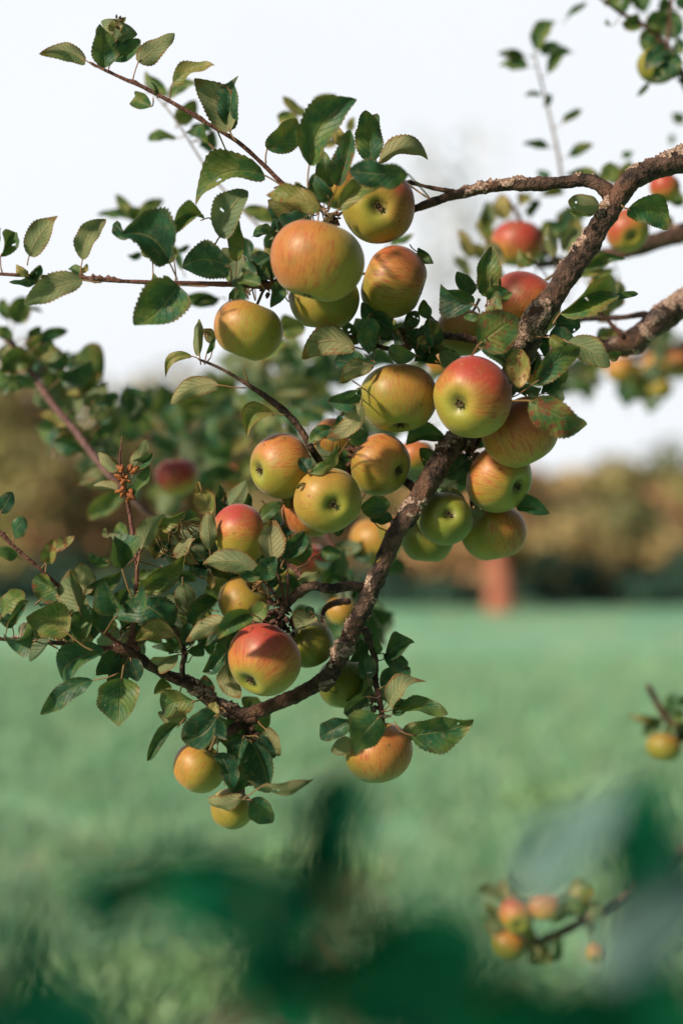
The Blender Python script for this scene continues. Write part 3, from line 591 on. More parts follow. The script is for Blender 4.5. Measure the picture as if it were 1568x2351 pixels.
q(575, 600, 590, 648, 22, .1, d=1.14); q(620, 640, 575, 610, 26, .25, d=1.14); q(560, 665, 530, 640, 22, .4, d=1.13); q(545, 660, 530, 700, 20, .15, d=1.15)
q(2, 590, 28, 532, 40, .2, d=1.12, at=(8, 628)); q(-6, 570, 6, 525, 24, .3, d=1.12); q(68, 588, 132, 497, 48, .70, d=1.12, b=1, at=(64, 610), bend=.06); q(190, 597, 240, 497, 44, .62, d=1.12, at=(186, 634), bend=.07, b=1)
q(66, 630, 34, 612, 22, .9, d=1.12, red=.4); q(72, 636, 92, 602, 24, .1, d=1.13); q(90, 640, 22, 652, 22, .08, d=1.13); q(192, 630, 156, 612, 24, .5, d=1.13); q(190, 625, 206, 608, 14, .9, d=1.12, red=.6)
q(190, 643, 61, 706, 60, .68, d=1.11, b=1, bend=.10, roll=.2, at=(235, 648)); q(388, 600, 280, 532, 104, .13, d=1.11, bend=.18, roll=.2, at=(408, 645), fold=.3, curl=.05, holes=0)
q(350, 592, 330, 555, 44, .5, d=1.13, b=1, at=(348, 648)); q(300, 545, 264, 513, 26, .2, d=1.11); q(469, 503, 383, 540, 48, .36, d=1.13, bend=.2, roll=.3)
q(410, 655, 313, 760, 92, .42, d=1.11, bend=-.05, roll=.15, at=(482, 657), fold=.25, curl=.04, holes=0); q(365, 652, 352, 632, 12, .4, d=1.13); q(396, 650, 376, 632, 14, .4, d=1.13); q(400, 600, 370, 570, 40, .5, d=1.14, b=1)
q = T(t_mid)
q(459, 818, 449, 728, 18, .62, d=1.16, b=1, at=(462, 838), roll=.1); q(475, 812, 497, 775, 12, .15, d=1.16, at=(470, 838)); q(490, 790, 470, 748, 26, .8, d=1.165, red=.9, b=1)
q(442, 818, 373, 858, 22, .58, d=1.155, bend=.22, roll=.3, at=(462, 826)); q(503, 884, 391, 933, 44, .97, d=1.155, b=1, bend=.16, roll=.15, at=(568, 890)); q(632, 950, 564, 998, 46, .80, d=1.155, bend=.30, at=(655, 952), roll=.3, red=.1)
q(710, 1085, 780, 1020, 32, .48, d=1.13, bend=-.14, roll=.2); q(712, 1086, 692, 1056, 30, .06, d=1.13); q(765, 985, 711, 1022, 34, .45, d=1.14, bend=.15); q(700, 1110, 676, 1120, 12, .9, d=1.13, red=.9)
q(830, 925, 760, 1012, 40, .90, d=1.13, b=1, bend=-.08, roll=.2, holes=0, at=(800, 900), ad=1.19); q(828, 890, 747, 912, 38, .12, d=1.14, bend=-.15, roll=-.4, at=(806, 872), ad=1.2); q(857, 838, 782, 886, 46, .88, d=1.15, b=1, bend=.18, at=(835, 812), ad=1.2); q(835, 835, 768, 815, 40, .10, d=1.17, bend=-.1)
q(800, 1012, 843, 990, 38, .40, d=1.15, roll=.2); q(815, 798, 690, 820, 60, .78, d=1.14, b=1, bend=.22, red=.5, roll=.1); q(845, 727, 846, 815, 54, .24, d=1.13, roll=-.3, curl=-.1); q(850, 720, 905, 765, 36, .15, d=1.15); q(870, 740, 830, 700, 40, .2, d=1.17)
q(750, 1000, 800, 990, 30, .3, d=1.17); q(765, 1010, 790, 960, 26, .3, d=1.17)
q(828, 1165, 896, 1160, 44, .58, d=1.17, roll=.1); q(850, 1185, 905, 1200, 34, .05, d=1.19); q(790, 1200, 770, 1230, 24, .2, d=1.22)
q = T(bough)
q(1118, 683, 1119, 562, 58, .44, d=1.135, bend=.0, roll=.1, holes=0, fold=.25); q(1088, 700, 1012, 652, 64, .16, d=1.15, roll=-.35, bend=-.1); q(1080, 680, 1046, 618, 36, .10, d=1.155); q(1122, 665, 1130, 612, 30, .10, d=1.15); q(1127, 668, 1141, 612, 20, .22, d=1.145)
q(1122, 692, 1164, 655, 40, .45, d=1.13, bend=.1); q(1143, 700, 1178, 663, 20, .5, d=1.13); q(1132, 755, 1136, 682, 42, .62, d=1.125, red=1.); q(1108, 737, 1058, 722, 14, .35, d=1.13)
q(1100, 790, 1190, 725, 92, .52, d=1.115, red=.85, roll=.15, fold=.1, bend=.02, holes=1, curl=.02); q(1105, 800, 1182, 880, 42, .28, d=1.13, bend=.14, red=.3); q(1195, 800, 1195, 885, 58, .85, d=1.12, red=.7, roll=.2)
q(1228, 878, 1346, 803, 48, .42, d=1.115, bend=.10, red=.45, roll=.25); q(1302, 785, 1398, 840, 62, .64, d=1.14, b=1, bend=.08, roll=.1, holes=0); q(1240, 905, 1292, 880, 46, .12, d=1.15); q(1175, 900, 1240, 895, 40, .3, d=1.16, b=1)
q(1214, 920, 1349, 993, 78, .56, d=1.10, red=1., roll=.2, fold=.15, bend=.04, holes=0); q(1187, 1163, 1258, 1177, 36, .24, d=1.22, bend=.05, at=(1150, 1165))
q(1285, 720, 1434, 681, 66, .50, d=1.145, bend=.15, roll=.1, holes=1, at=(1268, 745)); q(1400, 690, 1472, 681, 14, .2, d=1.16, bend=.1); q(1376, 471, 1293, 465, 42, .60, d=1.155, b=1, at=(1395, 472), bend=-.02); q(1372, 478, 1298, 478, 18, .3, d=1.165, bend=-.15)
q(1440, 480, 1535, 522, 66, .34, d=1.155, bend=.22, roll=.2, at=(1425, 470), holes=0); q(1275, 745, 1332, 752, 56, .06, d=1.18, bend=.1); q(1262, 775, 1305, 800, 26, .6, d=1.15); q(1260, 770, 1320, 780, 50, .08, d=1.17); q(1395, 820, 1424, 815, 26, .5, d=1.17, red=1.)
q(1280, 830, 1240, 870, 40, .08, d=1.17); q(1020, 1000, 933, 1022, 40, .34, d=1.2, bend=.14, roll=.2); q(985, 1030, 972, 1072, 44, .38, d=1.205, red=.2); q(975, 805, 925, 760, 50, .06, d=1.17); q(1000, 795, 985, 725, 46, .12, d=1.18); q(955, 815, 890, 800, 34, .42, d=1.15, bend=-.1)
q(985, 800, 975, 745, 40, .10, d=1.16); q(990, 770, 1005, 735, 26, .5, d=1.15, red=.5); q(985, 730, 965, 690, 30, .3, d=1.19); q(960, 790, 975, 772, 22, .9, d=1.15, red=1.); q(905, 780, 880, 720, 46, .1, d=1.19); q(930, 790, 940, 740, 40, .05, d=1.2); q(870, 790, 820, 770, 44, .06, d=1.2); q(1000, 815, 940, 830, 40, .08, d=1.22); q(820, 790, 780, 740, 36, .1, d=1.2)
q(1060, 1040, 1030, 1085, 50, .1, d=1.25); q(1090, 1060, 1050, 1110, 50, .08, d=1.26); q(1110, 990, 1060, 1040, 40, .15, d=1.25)
q = T(t_shoot)
q(307, 1080, 341, 1012, 30, .85, d=1.16, b=1, at=(300, 1115)); q(312, 1076, 358, 1042, 24, .22, d=1.17); q(268, 1083, 224, 1045, 26, .92, d=1.16, b=1); q(272, 1070, 235, 1062, 20, .6, d=1.17, red=.4); q(270, 1126, 206, 1116, 22, .98, d=1.16, b=1, at=(286, 1145), bend=.1); q(302, 1146, 355, 1080, 28, .20, d=1.16, roll=-.6)
q(281, 1306, 258, 1222, 64, .13, d=1.13, at=(306, 1372), roll=.2, holes=0); q(254, 1290, 200, 1276, 24, .24, d=1.13, bend=-.15); q(325, 1263, 374, 1177, 50, .64, d=1.145, b=1, at=(314, 1312), bend=.05, holes=0); q(368, 1213, 430, 1184, 28, .72, d=1.15, bend=.15, red=.4); q(395, 1208, 466, 1200, 26, .36, d=1.155, bend=.08)
q(300, 1236, 263, 1208, 30, .26, d=1.25); q(319, 1357, 429, 1284, 46, .42, d=1.155, bend=-.06); q(273, 1408, 246, 1330, 50, .28, d=1.13, roll=-.4); q(276, 1402, 297, 1348, 38, .32, d=1.14, roll=-.4); q(262, 1420, 347, 1360, 42, .22, d=1.12, bend=-.14, roll=-.6)
q(396, 1442, 318, 1372, 84, .06, d=1.17, roll=.2); q(402, 1456, 309, 1479, 40, .88, d=1.15, bend=.22, at=(418, 1490), roll=.1); q(335, 1470, 330, 1400, 60, .05, d=1.18); q(320, 1330, 350, 1310, 20, .3, d=1.17); q(255, 1230, 236, 1215, 16, .95, d=1.2, b=1)
for k in range(9): q(random.randint(395, 450), random.randint(1215, 1280), random.randint(390, 480), random.randint(1210, 1300), random.randint(22, 36), random.choice((.08, .3, .85, .2)), d=random.uniform(1.15, 1.22), red=random.choice((0, .6)), b=random.randint(0, 1))
q = T(t_far)
q(2, 1178, 30, 1128, 36, .12, d=1.12); q(33, 1232, 66, 1186, 38, .20, d=1.12, at=(32, 1250), roll=-.5); q(42, 1277, -12, 1260, 28, .40, d=1.12, bend=.1, at=(58, 1292)); q(108, 1293, 130, 1236, 36, .50, d=1.125, red=1., at=(105, 1315)); q(120, 1274, 177, 1246, 26, .60, d=1.125, red=1., bend=.12)
q(137, 1370, 71, 1336, 50, .55, d=1.13, bend=.1, red=.5); q(184, 1402, 153, 1312, 52, .56, d=1.12, b=1, roll=.3); q(192, 1368, 196, 1290, 50, .90, d=1.14, b=1, holes=0); q(198, 1362, 272, 1306, 32, .28, d=1.15, bend=-.1); q(190, 1470, 184, 1390, 40, .3, d=1.13); q(230, 1450, 225, 1370, 44, .3, d=1.15)
q = T(lower)
q(157, 1455, 64, 1410, 88, .46, d=1.12, bend=.12, at=(218, 1494), roll=.1, fold=.2, holes=0); q(5, 1412, 75, 1370, 44, .48, d=1.13, bend=.14); q(20, 1430, 78, 1368, 24, .25, d=1.12, red=.7, twist=1.3); q(78, 1450, 8, 1458, 42, .16, d=1.12, bend=-.22, roll=-.5); q(30, 1440, 0, 1400, 30, .1, d=1.14)
q(163, 1466, 98, 1436, 38, .18, d=1.14); q(117, 1468, 73, 1522, 22, .18, d=1.14, b=1, roll=-.5); q(243, 1497, 128, 1552, 54, .22, d=1.14, bend=.05, red=.1); q(215, 1562, 118, 1643, 46, .14, d=1.13, bend=.12, at=(273, 1545), roll=.2); q(280, 1556, 271, 1667, 88, .42, d=1.13, fold=.4, roll=.1, at=(285, 1525), holes=0)
q(300, 1512, 322, 1562, 40, .10, d=1.15); q(410, 1502, 362, 1542, 38, .72, d=1.16, b=1, bend=.12); q(400, 1498, 357, 1477, 20, .28, d=1.165); q(380, 1562, 357, 1594, 28, .5, d=1.17); q(430, 1495, 470, 1475, 30, .15, d=1.17); q(440, 1480, 425, 1430, 34, .1, d=1.17); q(270, 1500, 215, 1540, 50, .12, d=1.16); q(290, 1520, 255, 1590, 40, .1, d=1.16)
q(522, 1497, 469, 1548, 34, .18, d=1.15, holes=1); q(519, 1523, 542, 1608, 46, .86, d=1.165, b=1); q(447, 1610, 364, 1642, 62, .48, d=1.16, bend=.15); q(400, 1620, 380, 1660, 50, .7, d=1.17, b=1); q(495, 1612, 480, 1662, 34, .62, d=1.17); q(500, 1640, 424, 1700, 74, .10, d=1.13, bend=-.14); q(414, 1663, 345, 1750, 30, .22, d=1.14, bend=.12, roll=.3)
q(480, 1600, 465, 1550, 34, .3, d=1.19, red=1.); q(610, 1674, 652, 1738, 42, .82, d=1.18, b=1, roll=.2); q(500, 1728, 527, 1822, 42, .07, d=1.13, roll=-.4, bend=.06); q(575, 1700, 622, 1812, 78, .05, d=1.14); q(590, 1690, 628, 1740, 34, .1, d=1.15); q(560, 1690, 540, 1760, 50, .06, d=1.16); q(600, 1806, 727, 1799, 28, .70, d=1.08, bend=-.08, b=1)
q(575, 1836, 627, 1886, 54, .14, d=1.12, roll=.1); q(556, 1830, 470, 1832, 40, .92, d=1.11, b=1, roll=-.3, fold=-.2, bend=-.12); q(520, 1700, 470, 1680, 50, .1, d=1.16); q(600, 1640, 560, 1600, 34, .45, d=1.23); q(540, 1640, 530, 1700, 50, .08, d=1.2); q(580, 1760, 540, 1810, 44, .04, d=1.17)
q = T(t_low)
q(858, 1500, 862, 1442, 36, .2, d=1.2); q(884, 1512, 946, 1482, 42, .32, d=1.2, bend=.15); q(880, 1500, 942, 1527, 34, .05, d=1.2); q(875, 1580, 942, 1528, 48, .14, d=1.19); q(893, 1620, 970, 1562, 44, .66, d=1.16, b=1, bend=.1, holes=0); q(915, 1625, 1026, 1648, 34, .25, d=1.16, bend=.08, roll=-.5)
q(925, 1682, 1040, 1646, 44, .70, d=1.18, b=1); q(943, 1688, 1088, 1664, 70, .30, d=1.12, bend=-.02, roll=.2, holes=1, at=(905, 1655)); q(872, 1645, 808, 1732, 84, .26, d=1.08, roll=-.5, fold=.1, holes=0); q(805, 1652, 727, 1697, 50, .10, d=1.14); q(808, 1700, 762, 1728, 42, .66, d=1.15, b=1); q(842, 1600, 790, 1642, 50, .08, d=1.15); q(832, 1470, 800, 1522, 36, .18, d=1.21); q(860, 1640, 780, 1625, 40, .1, d=1.17); q(845, 1560, 830, 1500, 40, .05, d=1.19); q(900, 1640, 940, 1620, 30, .1, d=1.17); q(850, 1660, 800, 1670, 50, .06, d=1.16)
q = T(t_spur)
q(485, 1182, 455, 1122, 44, .72, d=1.19); q(497, 1184, 500, 1118, 26, .12, d=1.2); q(460, 1130, 452, 1105, 16, .98, d=1.2, red=.5); q(520, 1175, 574, 1110, 44, .60, d=1.19, bend=.1, b=1); q(560, 1190, 575, 1130, 24, .1, d=1.2); q(482, 1262, 473, 1174, 38, .74, d=1.15, b=1); q(595, 1195, 650, 1150, 30, .36, d=1.2); q(525, 1165, 510, 1130, 22, .9, d=1.2, red=.8)
q(625, 1287, 617, 1190, 54, .78, d=1.125, b=1, roll=.2, holes=0, red=.2); q(595, 1307, 460, 1306, 48, .66, d=1.12, bend=.13, b=1, roll=.1); q(585, 1325, 634, 1278, 42, .14, d=1.12); q(600, 1320, 548, 1310, 26, .25, d=1.12, bend=-.1); q(652, 1286, 697, 1214, 38, .10, d=1.14, bend=-.06); q(672, 1226, 650, 1188, 34, .08, d=1.21)
q(685, 1330, 738, 1319, 28, .84, d=1.16, b=1, bend=.1); q(480, 1315, 486, 1358, 16, .95, d=1.19); q(528, 1425, 419, 1465, 38, .84, d=1.12, b=1, bend=.04, fold=-.5, holes=1); q(572, 1408, 508, 1468, 44, .34, d=1.11, bend=.1); q(614, 1390, 570, 1422, 36, .5, d=1.12); q(500, 1378, 437, 1446, 36, .36, d=1.18); q(540, 1410, 470, 1478, 30, .1, d=1.15)
q(722, 1412, 682, 1452, 42, .88, d=1.15, b=1, bend=.12); q(720, 1410, 700, 1395, 20, .05, d=1.15); q(590, 1440, 600, 1380, 20, .2, d=1.15); q(640, 1340, 600, 1300, 36, .06, d=1.2); q(560, 1300, 500, 1270, 40, .1, d=1.19); q(470, 1290, 450, 1240, 36, .25, d=1.19); q(440, 1290, 470, 1330, 34, .1, d=1.2)
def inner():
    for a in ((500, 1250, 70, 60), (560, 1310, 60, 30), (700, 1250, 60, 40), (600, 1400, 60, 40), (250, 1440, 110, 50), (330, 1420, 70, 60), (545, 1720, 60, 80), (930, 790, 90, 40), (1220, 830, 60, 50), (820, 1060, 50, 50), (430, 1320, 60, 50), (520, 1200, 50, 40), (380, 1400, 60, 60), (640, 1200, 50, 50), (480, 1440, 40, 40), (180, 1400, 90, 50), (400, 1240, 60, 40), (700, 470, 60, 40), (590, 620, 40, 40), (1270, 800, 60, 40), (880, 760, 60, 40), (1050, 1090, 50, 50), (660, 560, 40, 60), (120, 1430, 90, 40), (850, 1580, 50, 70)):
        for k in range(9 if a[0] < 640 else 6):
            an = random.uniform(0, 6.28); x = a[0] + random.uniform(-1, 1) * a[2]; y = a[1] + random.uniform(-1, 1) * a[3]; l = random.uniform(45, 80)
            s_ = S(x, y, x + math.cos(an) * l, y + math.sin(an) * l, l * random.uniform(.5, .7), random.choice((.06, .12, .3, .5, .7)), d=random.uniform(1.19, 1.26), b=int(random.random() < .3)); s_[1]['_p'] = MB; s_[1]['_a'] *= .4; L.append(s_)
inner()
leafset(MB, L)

# ---------------- apples on the main branch ----------------
SL = (-.6, .45, .55)
AP = [ # x y r d axis(calyx->stem: right, up, to camera)  blush bdir green label stem
 (728, 600, 107, 1.10, (.25, .93, .05), .62, (-.8, .3, .5), .25, 'largest yellow apple, peach flushed on its left, hanging under the top leaves', (765, 490, 1.14)),
 (868, 472, 86, 1.18, (.0, .25, -.95), .75, (.7, .6, .2), .25, 'shaded apple at the top under leaves, its eye ringed with orange', None),
 (782, 432, 54, 1.25, (.1, .9, -.2), .7, (-.2, .8, .2), .3, 'pink topped apple mostly hidden behind the topmost leaves', None),
 (905, 648, 86, 1.185, (-.93, .30, -.1), .72, (.3, .8, .4), .45, 'apple half green half red lying right of the largest yellow apple', None),
 (745, 690, 82, 1.17, (.1, .95, .1), .2, (-.6, .3, .5), .8, 'green apple in shadow tucked beneath the largest yellow apple', None),
 (569, 758, 80, 1.15, (.35, .92, .10), .42, (-.8, .5, .2), .55, 'yellow green apple hanging alone against the sky below the left twig', (605, 665, 1.15)),
 (915, 915, 89, 1.175, (-.05, .93, -.22), .38, (.5, .5, .4), .62, 'yellow green striped apple touching the left of the big red apple', (925, 800, 1.19)),
 (1083, 913, 93, 1.145, (.50, .25, -.82), .95, (.35, .75, .35), .30, 'big red flushed apple in the centre with its eye facing left', None),
 (1195, 993, 90, 1.185, (-.45, .85, .12), .72, (-.1, .5, .6), .45, 'orange striped apple under the spotted leaf, right of the big red apple', None),
 (1147, 1100, 80, 1.215, (-.62, .30, -.72), .60, (-.5, .8, .2), .55, 'apple below the orange striped one, its dark eye facing right', None),
 (1133, 1224, 76, 1.25, (-.25, .95, .05), .62, (.85, .4, .2), .55, 'lowest apple of the right hand cluster, striped red on its right', None),
 (1022, 1190, 63, 1.20, (-.1, -.20, -.97), .12, (-.2, .8, .2), .92, 'small green apple with a dent beside the bough, eye facing out', None),
 (980, 1238, 62, 1.255, (.1, .95, .0), .15, (.5, .2, .3), .95, 'dark green apple half behind the small dented green apple', None),
 (643, 1070, 76, 1.17, (.82, .18, -.50), .62, (.1, .9, .2), .50, 'pale apple with pink top and deep hollow eye facing left', (712, 1050, 1.2)),
 (753, 1149, 77, 1.145, (-.22, .18, -.95), .30, (-.3, .5, .5), .42, 'yellow green apple in front of its cluster, eye facing the viewer', None),
 (875, 1068, 72, 1.19, (-.72, .25, -.55), .55, (.1, .7, .4), .50, 'yellow orange apple under the yellow green striped one', (815, 1050, 1.2)),
 (712, 1176, 66, 1.215, (.1, .9, .1), .7, (-.8, .2, .4), .35, 'orange apple peeping out behind the eye facing yellow apple', None),
 (550, 1226, 68, 1.17, (.92, .15, -.15), .98, (-.1, .98, .1), .35, 'pink topped yellow apple left of the upright grey green leaf', None),
 (560, 1382, 61, 1.185, (.45, .60, .35), .30, (-.7, .5, .3), .45, 'pale yellow apple just above the lowest big red apple', (640, 1390, 1.18)),
 (606, 1516, 87, 1.145, (.48, .70, -.60), .95, (-.05, .9, .3), .38, 'large red striped apple with a green ringed eye at the lower centre', (635, 1425, 1.175)),
 (712, 1480, 57, 1.205, (-.3, .90, .1), .10, (-.2, .8, .2), .88, 'glossy green apple wedged between the red striped apple and the bough', None),
 (457, 1763, 62, 1.15, (.5, .80, .1), .38, (-.9, .3, .3), .50, 'yellow apple left of the dark leaves at the bottom of the branch', None),
 (532, 1858, 50, 1.19, (.3, .90, .1), .20, (-.5, .2, .3), .62, 'lowest yellow green apple under a folded pale leaf', None),
 (870, 1729, 78, 1.175, (-.1, .95, .15), .60, (.3, .5, .5), .45, 'apple hanging at the end of the lower right twig, partly veiled', (880, 1655, 1.19)),
 (792, 1570, 66, 1.24, (.1, .95, .0), .05, (0, .8, .2), .97, 'dark green apple in the shade right of the bough tip', None),
 (1203, 702, 82, 1.235, (.55, .75, -.15), .92, (-.2, .8, .4), .35, 'glowing red apple partly behind the lichened bough', None),
 (1062, 762, 62, 1.235, (.4, .80, .0), .45, (-.4, .8, .3), .60, 'olive apple with frosted shoulder behind the spotted leaf', None),
 (775, 1008, 56, 1.24, (.1, .85, .0), .6, (-.5, .7, .3), .4, 'frosted pink apple hidden behind the brown hanging leaf', None)]
for (x, y, r, d, ax, bl, bd, g, lab, st) in AP:
    make_apple(x, y, r, d, ax, bl, bd, g, lab, st, 'apples on the main bough', hh=.86 if r > 70 else .9)

# ---------------- neighbouring branches, out of focus ----------------
def fill(root, regs, n, dr, sz, tones, res=0, per=None, seed=1, asp=(.45, .62), seg_up=True):
    r = random.Random(seed); out = []
    for k in range(n):
        cx, cy, rx, ry = regs[k % len(regs)]
        a = r.uniform(0, 6.28); q_ = math.sqrt(r.random()); x = cx + math.cos(a) * rx * q_; y = cy + math.sin(a) * ry * q_
        l = r.uniform(*sz); an = r.choice((r.uniform(-.6, .6), r.uniform(2.5, 3.7), r.uniform(0, 6.28), r.uniform(-2.4, -.7)))
        out.append(S(x - math.cos(an) * l / 2, y - math.sin(an) * l / 2, x + math.cos(an) * l / 2, y + math.sin(an) * l / 2, l * r.uniform(*asp), r.choice(tones) + r.uniform(-.06, .06), d=r.uniform(*dr), b=int(r.random() < .35), bend=r.uniform(-.15, .2), roll=r.uniform(-.9, .9)))
    return out
# second limb entering at the right
B2 = empty('apple_branch', 'thick dark limb rising to the right edge below the main bough', 'branch', 'branches of the apple trees', P(1568, 690, 1.3))
tube('limb', [(1640, 630, 30, 1.32), (1568, 697, 29, 1.31), (1500, 745, 30, 1.30), (1450, 785, 30, 1.30), (1400, 797, 20, 1.31), (1350, 790, 14, 1.32), (1250, 800, 10, 1.34)], M_bark, B2, seg=36, step=.002, rough=.13, freq=60, lich=.12, knots=.25, seed=31)
tube('side_twig', [(1500, 738, 11, 1.30), (1480, 722, 8, 1.30), (1430, 729, 7, 1.31), (1370, 731, 6, 1.32), (1310, 735, 5, 1.33)], M_bark, B2, seg=14, step=.002, rough=.25, freq=90, lich=.2, seed=32)
tube('side_twig', [(1430, 775, 8, 1.29), (1408, 750, 5, 1.29), (1385, 725, 3.5, 1.29), (1350, 690, 3, 1.29)], M_bark2, B2, seg=8)
leafset(B2, fill(B2, [(1370, 690, 50, 30), (1370, 770, 40, 40)], 9, (1.33, 1.42), (45, 75), (.3, .5, .7), seed=4), res=1)
B3 = empty('apple_branch', 'blurred brown limb behind the main bough carrying orange fruit', 'branch', 'branches of the apple trees', P(1568, 530, 1.5))
tube('limb', [(1650, 520, 24, 1.5), (1568, 535, 23, 1.5), (1500, 555, 22, 1.5), (1430, 578, 18, 1.5), (1370, 588, 16, 1.52), (1300, 600, 12, 1.55), (1230, 610, 8, 1.6)], M_bark, B3, seg=20, step=.004, rough=.15, freq=60, lich=-.1, seed=33)
tube('side_twig', [(1290, 600, 8, 1.56), (1230, 560, 6, 1.6), (1180, 480, 5, 1.6), (1160, 450, 4, 1.6)], M_bark2, B3, seg=8)
B3s = [S(1085, 592, 1056, 528, 28, .7, d=1.6), S(1130, 560, 1108, 486, 32, .6, d=1.6), S(1110, 590, 1080, 560, 30, .8, d=1.6), S(1160, 505, 1148, 440, 34, .85, d=1.6), S(1190, 470, 1225, 440, 30, .7, d=1.6), S(1240, 540, 1292, 518, 40, .4, d=1.55), S(1270, 592, 1252, 518, 30, .85, d=1.4, b=1), S(1290, 577, 1326, 520, 36, .7, d=1.42, b=1), S(1230, 602, 1184, 577, 24, .45, d=1.35, red=.6), S(1150, 612, 1129, 545, 36, .95, d=1.45, b=1), S(1330, 622, 1417, 583, 30, .36, d=1.33, bend=.1, roll=.3), S(1325, 632, 1388, 618, 26, .6, d=1.36), S(1385, 420, 1300, 393, 26, .5, d=1.5, bend=.1), S(1400, 420, 1402, 368, 42, .55, d=1.5), S(1430, 430, 1440, 370, 34, .5, d=1.55), S(1262, 408, 1232, 395, 22, .45, d=1.6), S(1250, 600, 1220, 560, 30, .3, d=1.6), S(1330, 470, 1300, 540, 40, .35, d=1.6), S(1290, 500, 1350, 500, 34, .4, d=1.6), S(1215, 460, 1220, 500, 30, .3, d=1.62), S(1160, 640, 1110, 620, 32, .6, d=1.5), S(1300, 660, 1280, 620, 34, .5, d=1.5), S(1190, 615, 1215, 580, 24, .6, d=1.4), S(1545, 510, 1480, 500, 30, .6, d=1.5), S(1568, 470, 1530, 440, 30, .5, d=1.5), S(1240, 450, 1300, 430, 26, .6, d=1.62), S(1045, 590, 1075, 640, 26, .7, d=1.6, b=1)]
B3s += fill(B3, [(1350, 640, 60, 30), (1120, 520, 30, 70), (1300, 560, 50, 60)], 16, (1.5, 1.75), (40, 70), (.2, .4, .6, .8), seed=6)
leafset(B3, B3s, res=1)
B4 = empty('apple_branch', 'pale thin upright shoot with small leaves against the sky at upper right', 'branch', 'branches of the apple trees', P(1285, 400, 1.9))
t4 = tube('twig', [(1290, 420, 4.5, 1.62), (1280, 350, 4, 1.62), (1262, 270, 3.5, 1.62), (1250, 220, 3, 1.62), (1232, 150, 2.5, 1.62), (1225, 120, 2, 1.62)], mat_bark('bark_pale_shoot', (.25, .22, .20), (.40, .36, .34), 0), B4, seg=8)
leafset(B4, [S(*a, d=1.6, bend=.12, **k) for a, k in (((1203, 128, 1143, 118, 20, .4), {}), ((1211, 152, 1143, 150, 28, .4), {}), ((1228, 115, 1282, 50, 42, .38), {}), ((1240, 118, 1284, 103, 28, .3), {}), ((1256, 168, 1314, 119, 30, .4), {}), ((1240, 216, 1201, 213, 12, .3), {}), ((1250, 240, 1272, 219, 18, .2), {}), ((1291, 281, 1337, 253, 20, .42), {}), ((1258, 338, 1195, 329, 20, .4), {}), ((1304, 358, 1361, 330, 20, .42), {}), ((1430, 362, 1452, 348, 20, .35), {}), ((1302, 42, 1350, 12, 14, .2), {}))], res=1)
B5 = empty('apple_branch', 'blurred leafy branch in the top right corner bearing dark fruit', 'branch', 'branches of the apple trees', P(1568, 180, 1.48))
tube('limb', [(1370, -10, 3, 1.48), (1425, 30, 5, 1.48), (1480, 60, 6, 1.48), (1530, 110, 8, 1.48), (1570, 180, 10, 1.48), (1600, 260, 11, 1.48)], M_bark, B5, seg=12, step=.004, rough=.15, freq=60, seed=35)
tube('side_twig', [(1530, 110, 5, 1.48), (1535, 50, 4, 1.48), (1545, -20, 3, 1.48)], M_bark2, B5, seg=8)
leafset(B5, [S(1530, 110, 1480, 150, 50, .08, d=1.42), S(1560, 140, 1500, 180, 54, .06, d=1.42), S(1545, 120, 1530, 190, 44, .12, d=1.42), S(1430, 35, 1400, 0, 40, .35, d=1.48), S(1440, 10, 1480, -10, 34, .3, d=1.48), S(1470, 60, 1425, 50, 34, .5, d=1.48), S(1480, 60, 1530, 40, 44, .4, d=1.48), S(1520, 90, 1462, 88, 40, .5, d=1.48), S(1510, 115, 1470, 85, 40, .4, d=1.48), S(1540, 40, 1525, -5, 36, .15, d=1.58), S(1550, 90, 1530, 20, 46, .2, d=1.58), S(1568, 120, 1545, 90, 40, .3, d=1.48), S(1490, 190, 1462, 222, 10, .2, d=1.48), S(1560, 180, 1568, 210, 26, .1, d=1.48), S(1400, 60, 1390, 45, 10, .2, d=1.48), S(1500, 70, 1540, 75, 40, .3, d=1.62), S(1480, 30, 1460, -10, 40, .3, d=1.62), S(1560, 20, 1580, -20, 40, .3, d=1.48), S(1568, 280, 1548, 260, 24, .5, d=1.7), S(1540, 330, 1545, 305, 14, .3, d=1.8)], res=1)
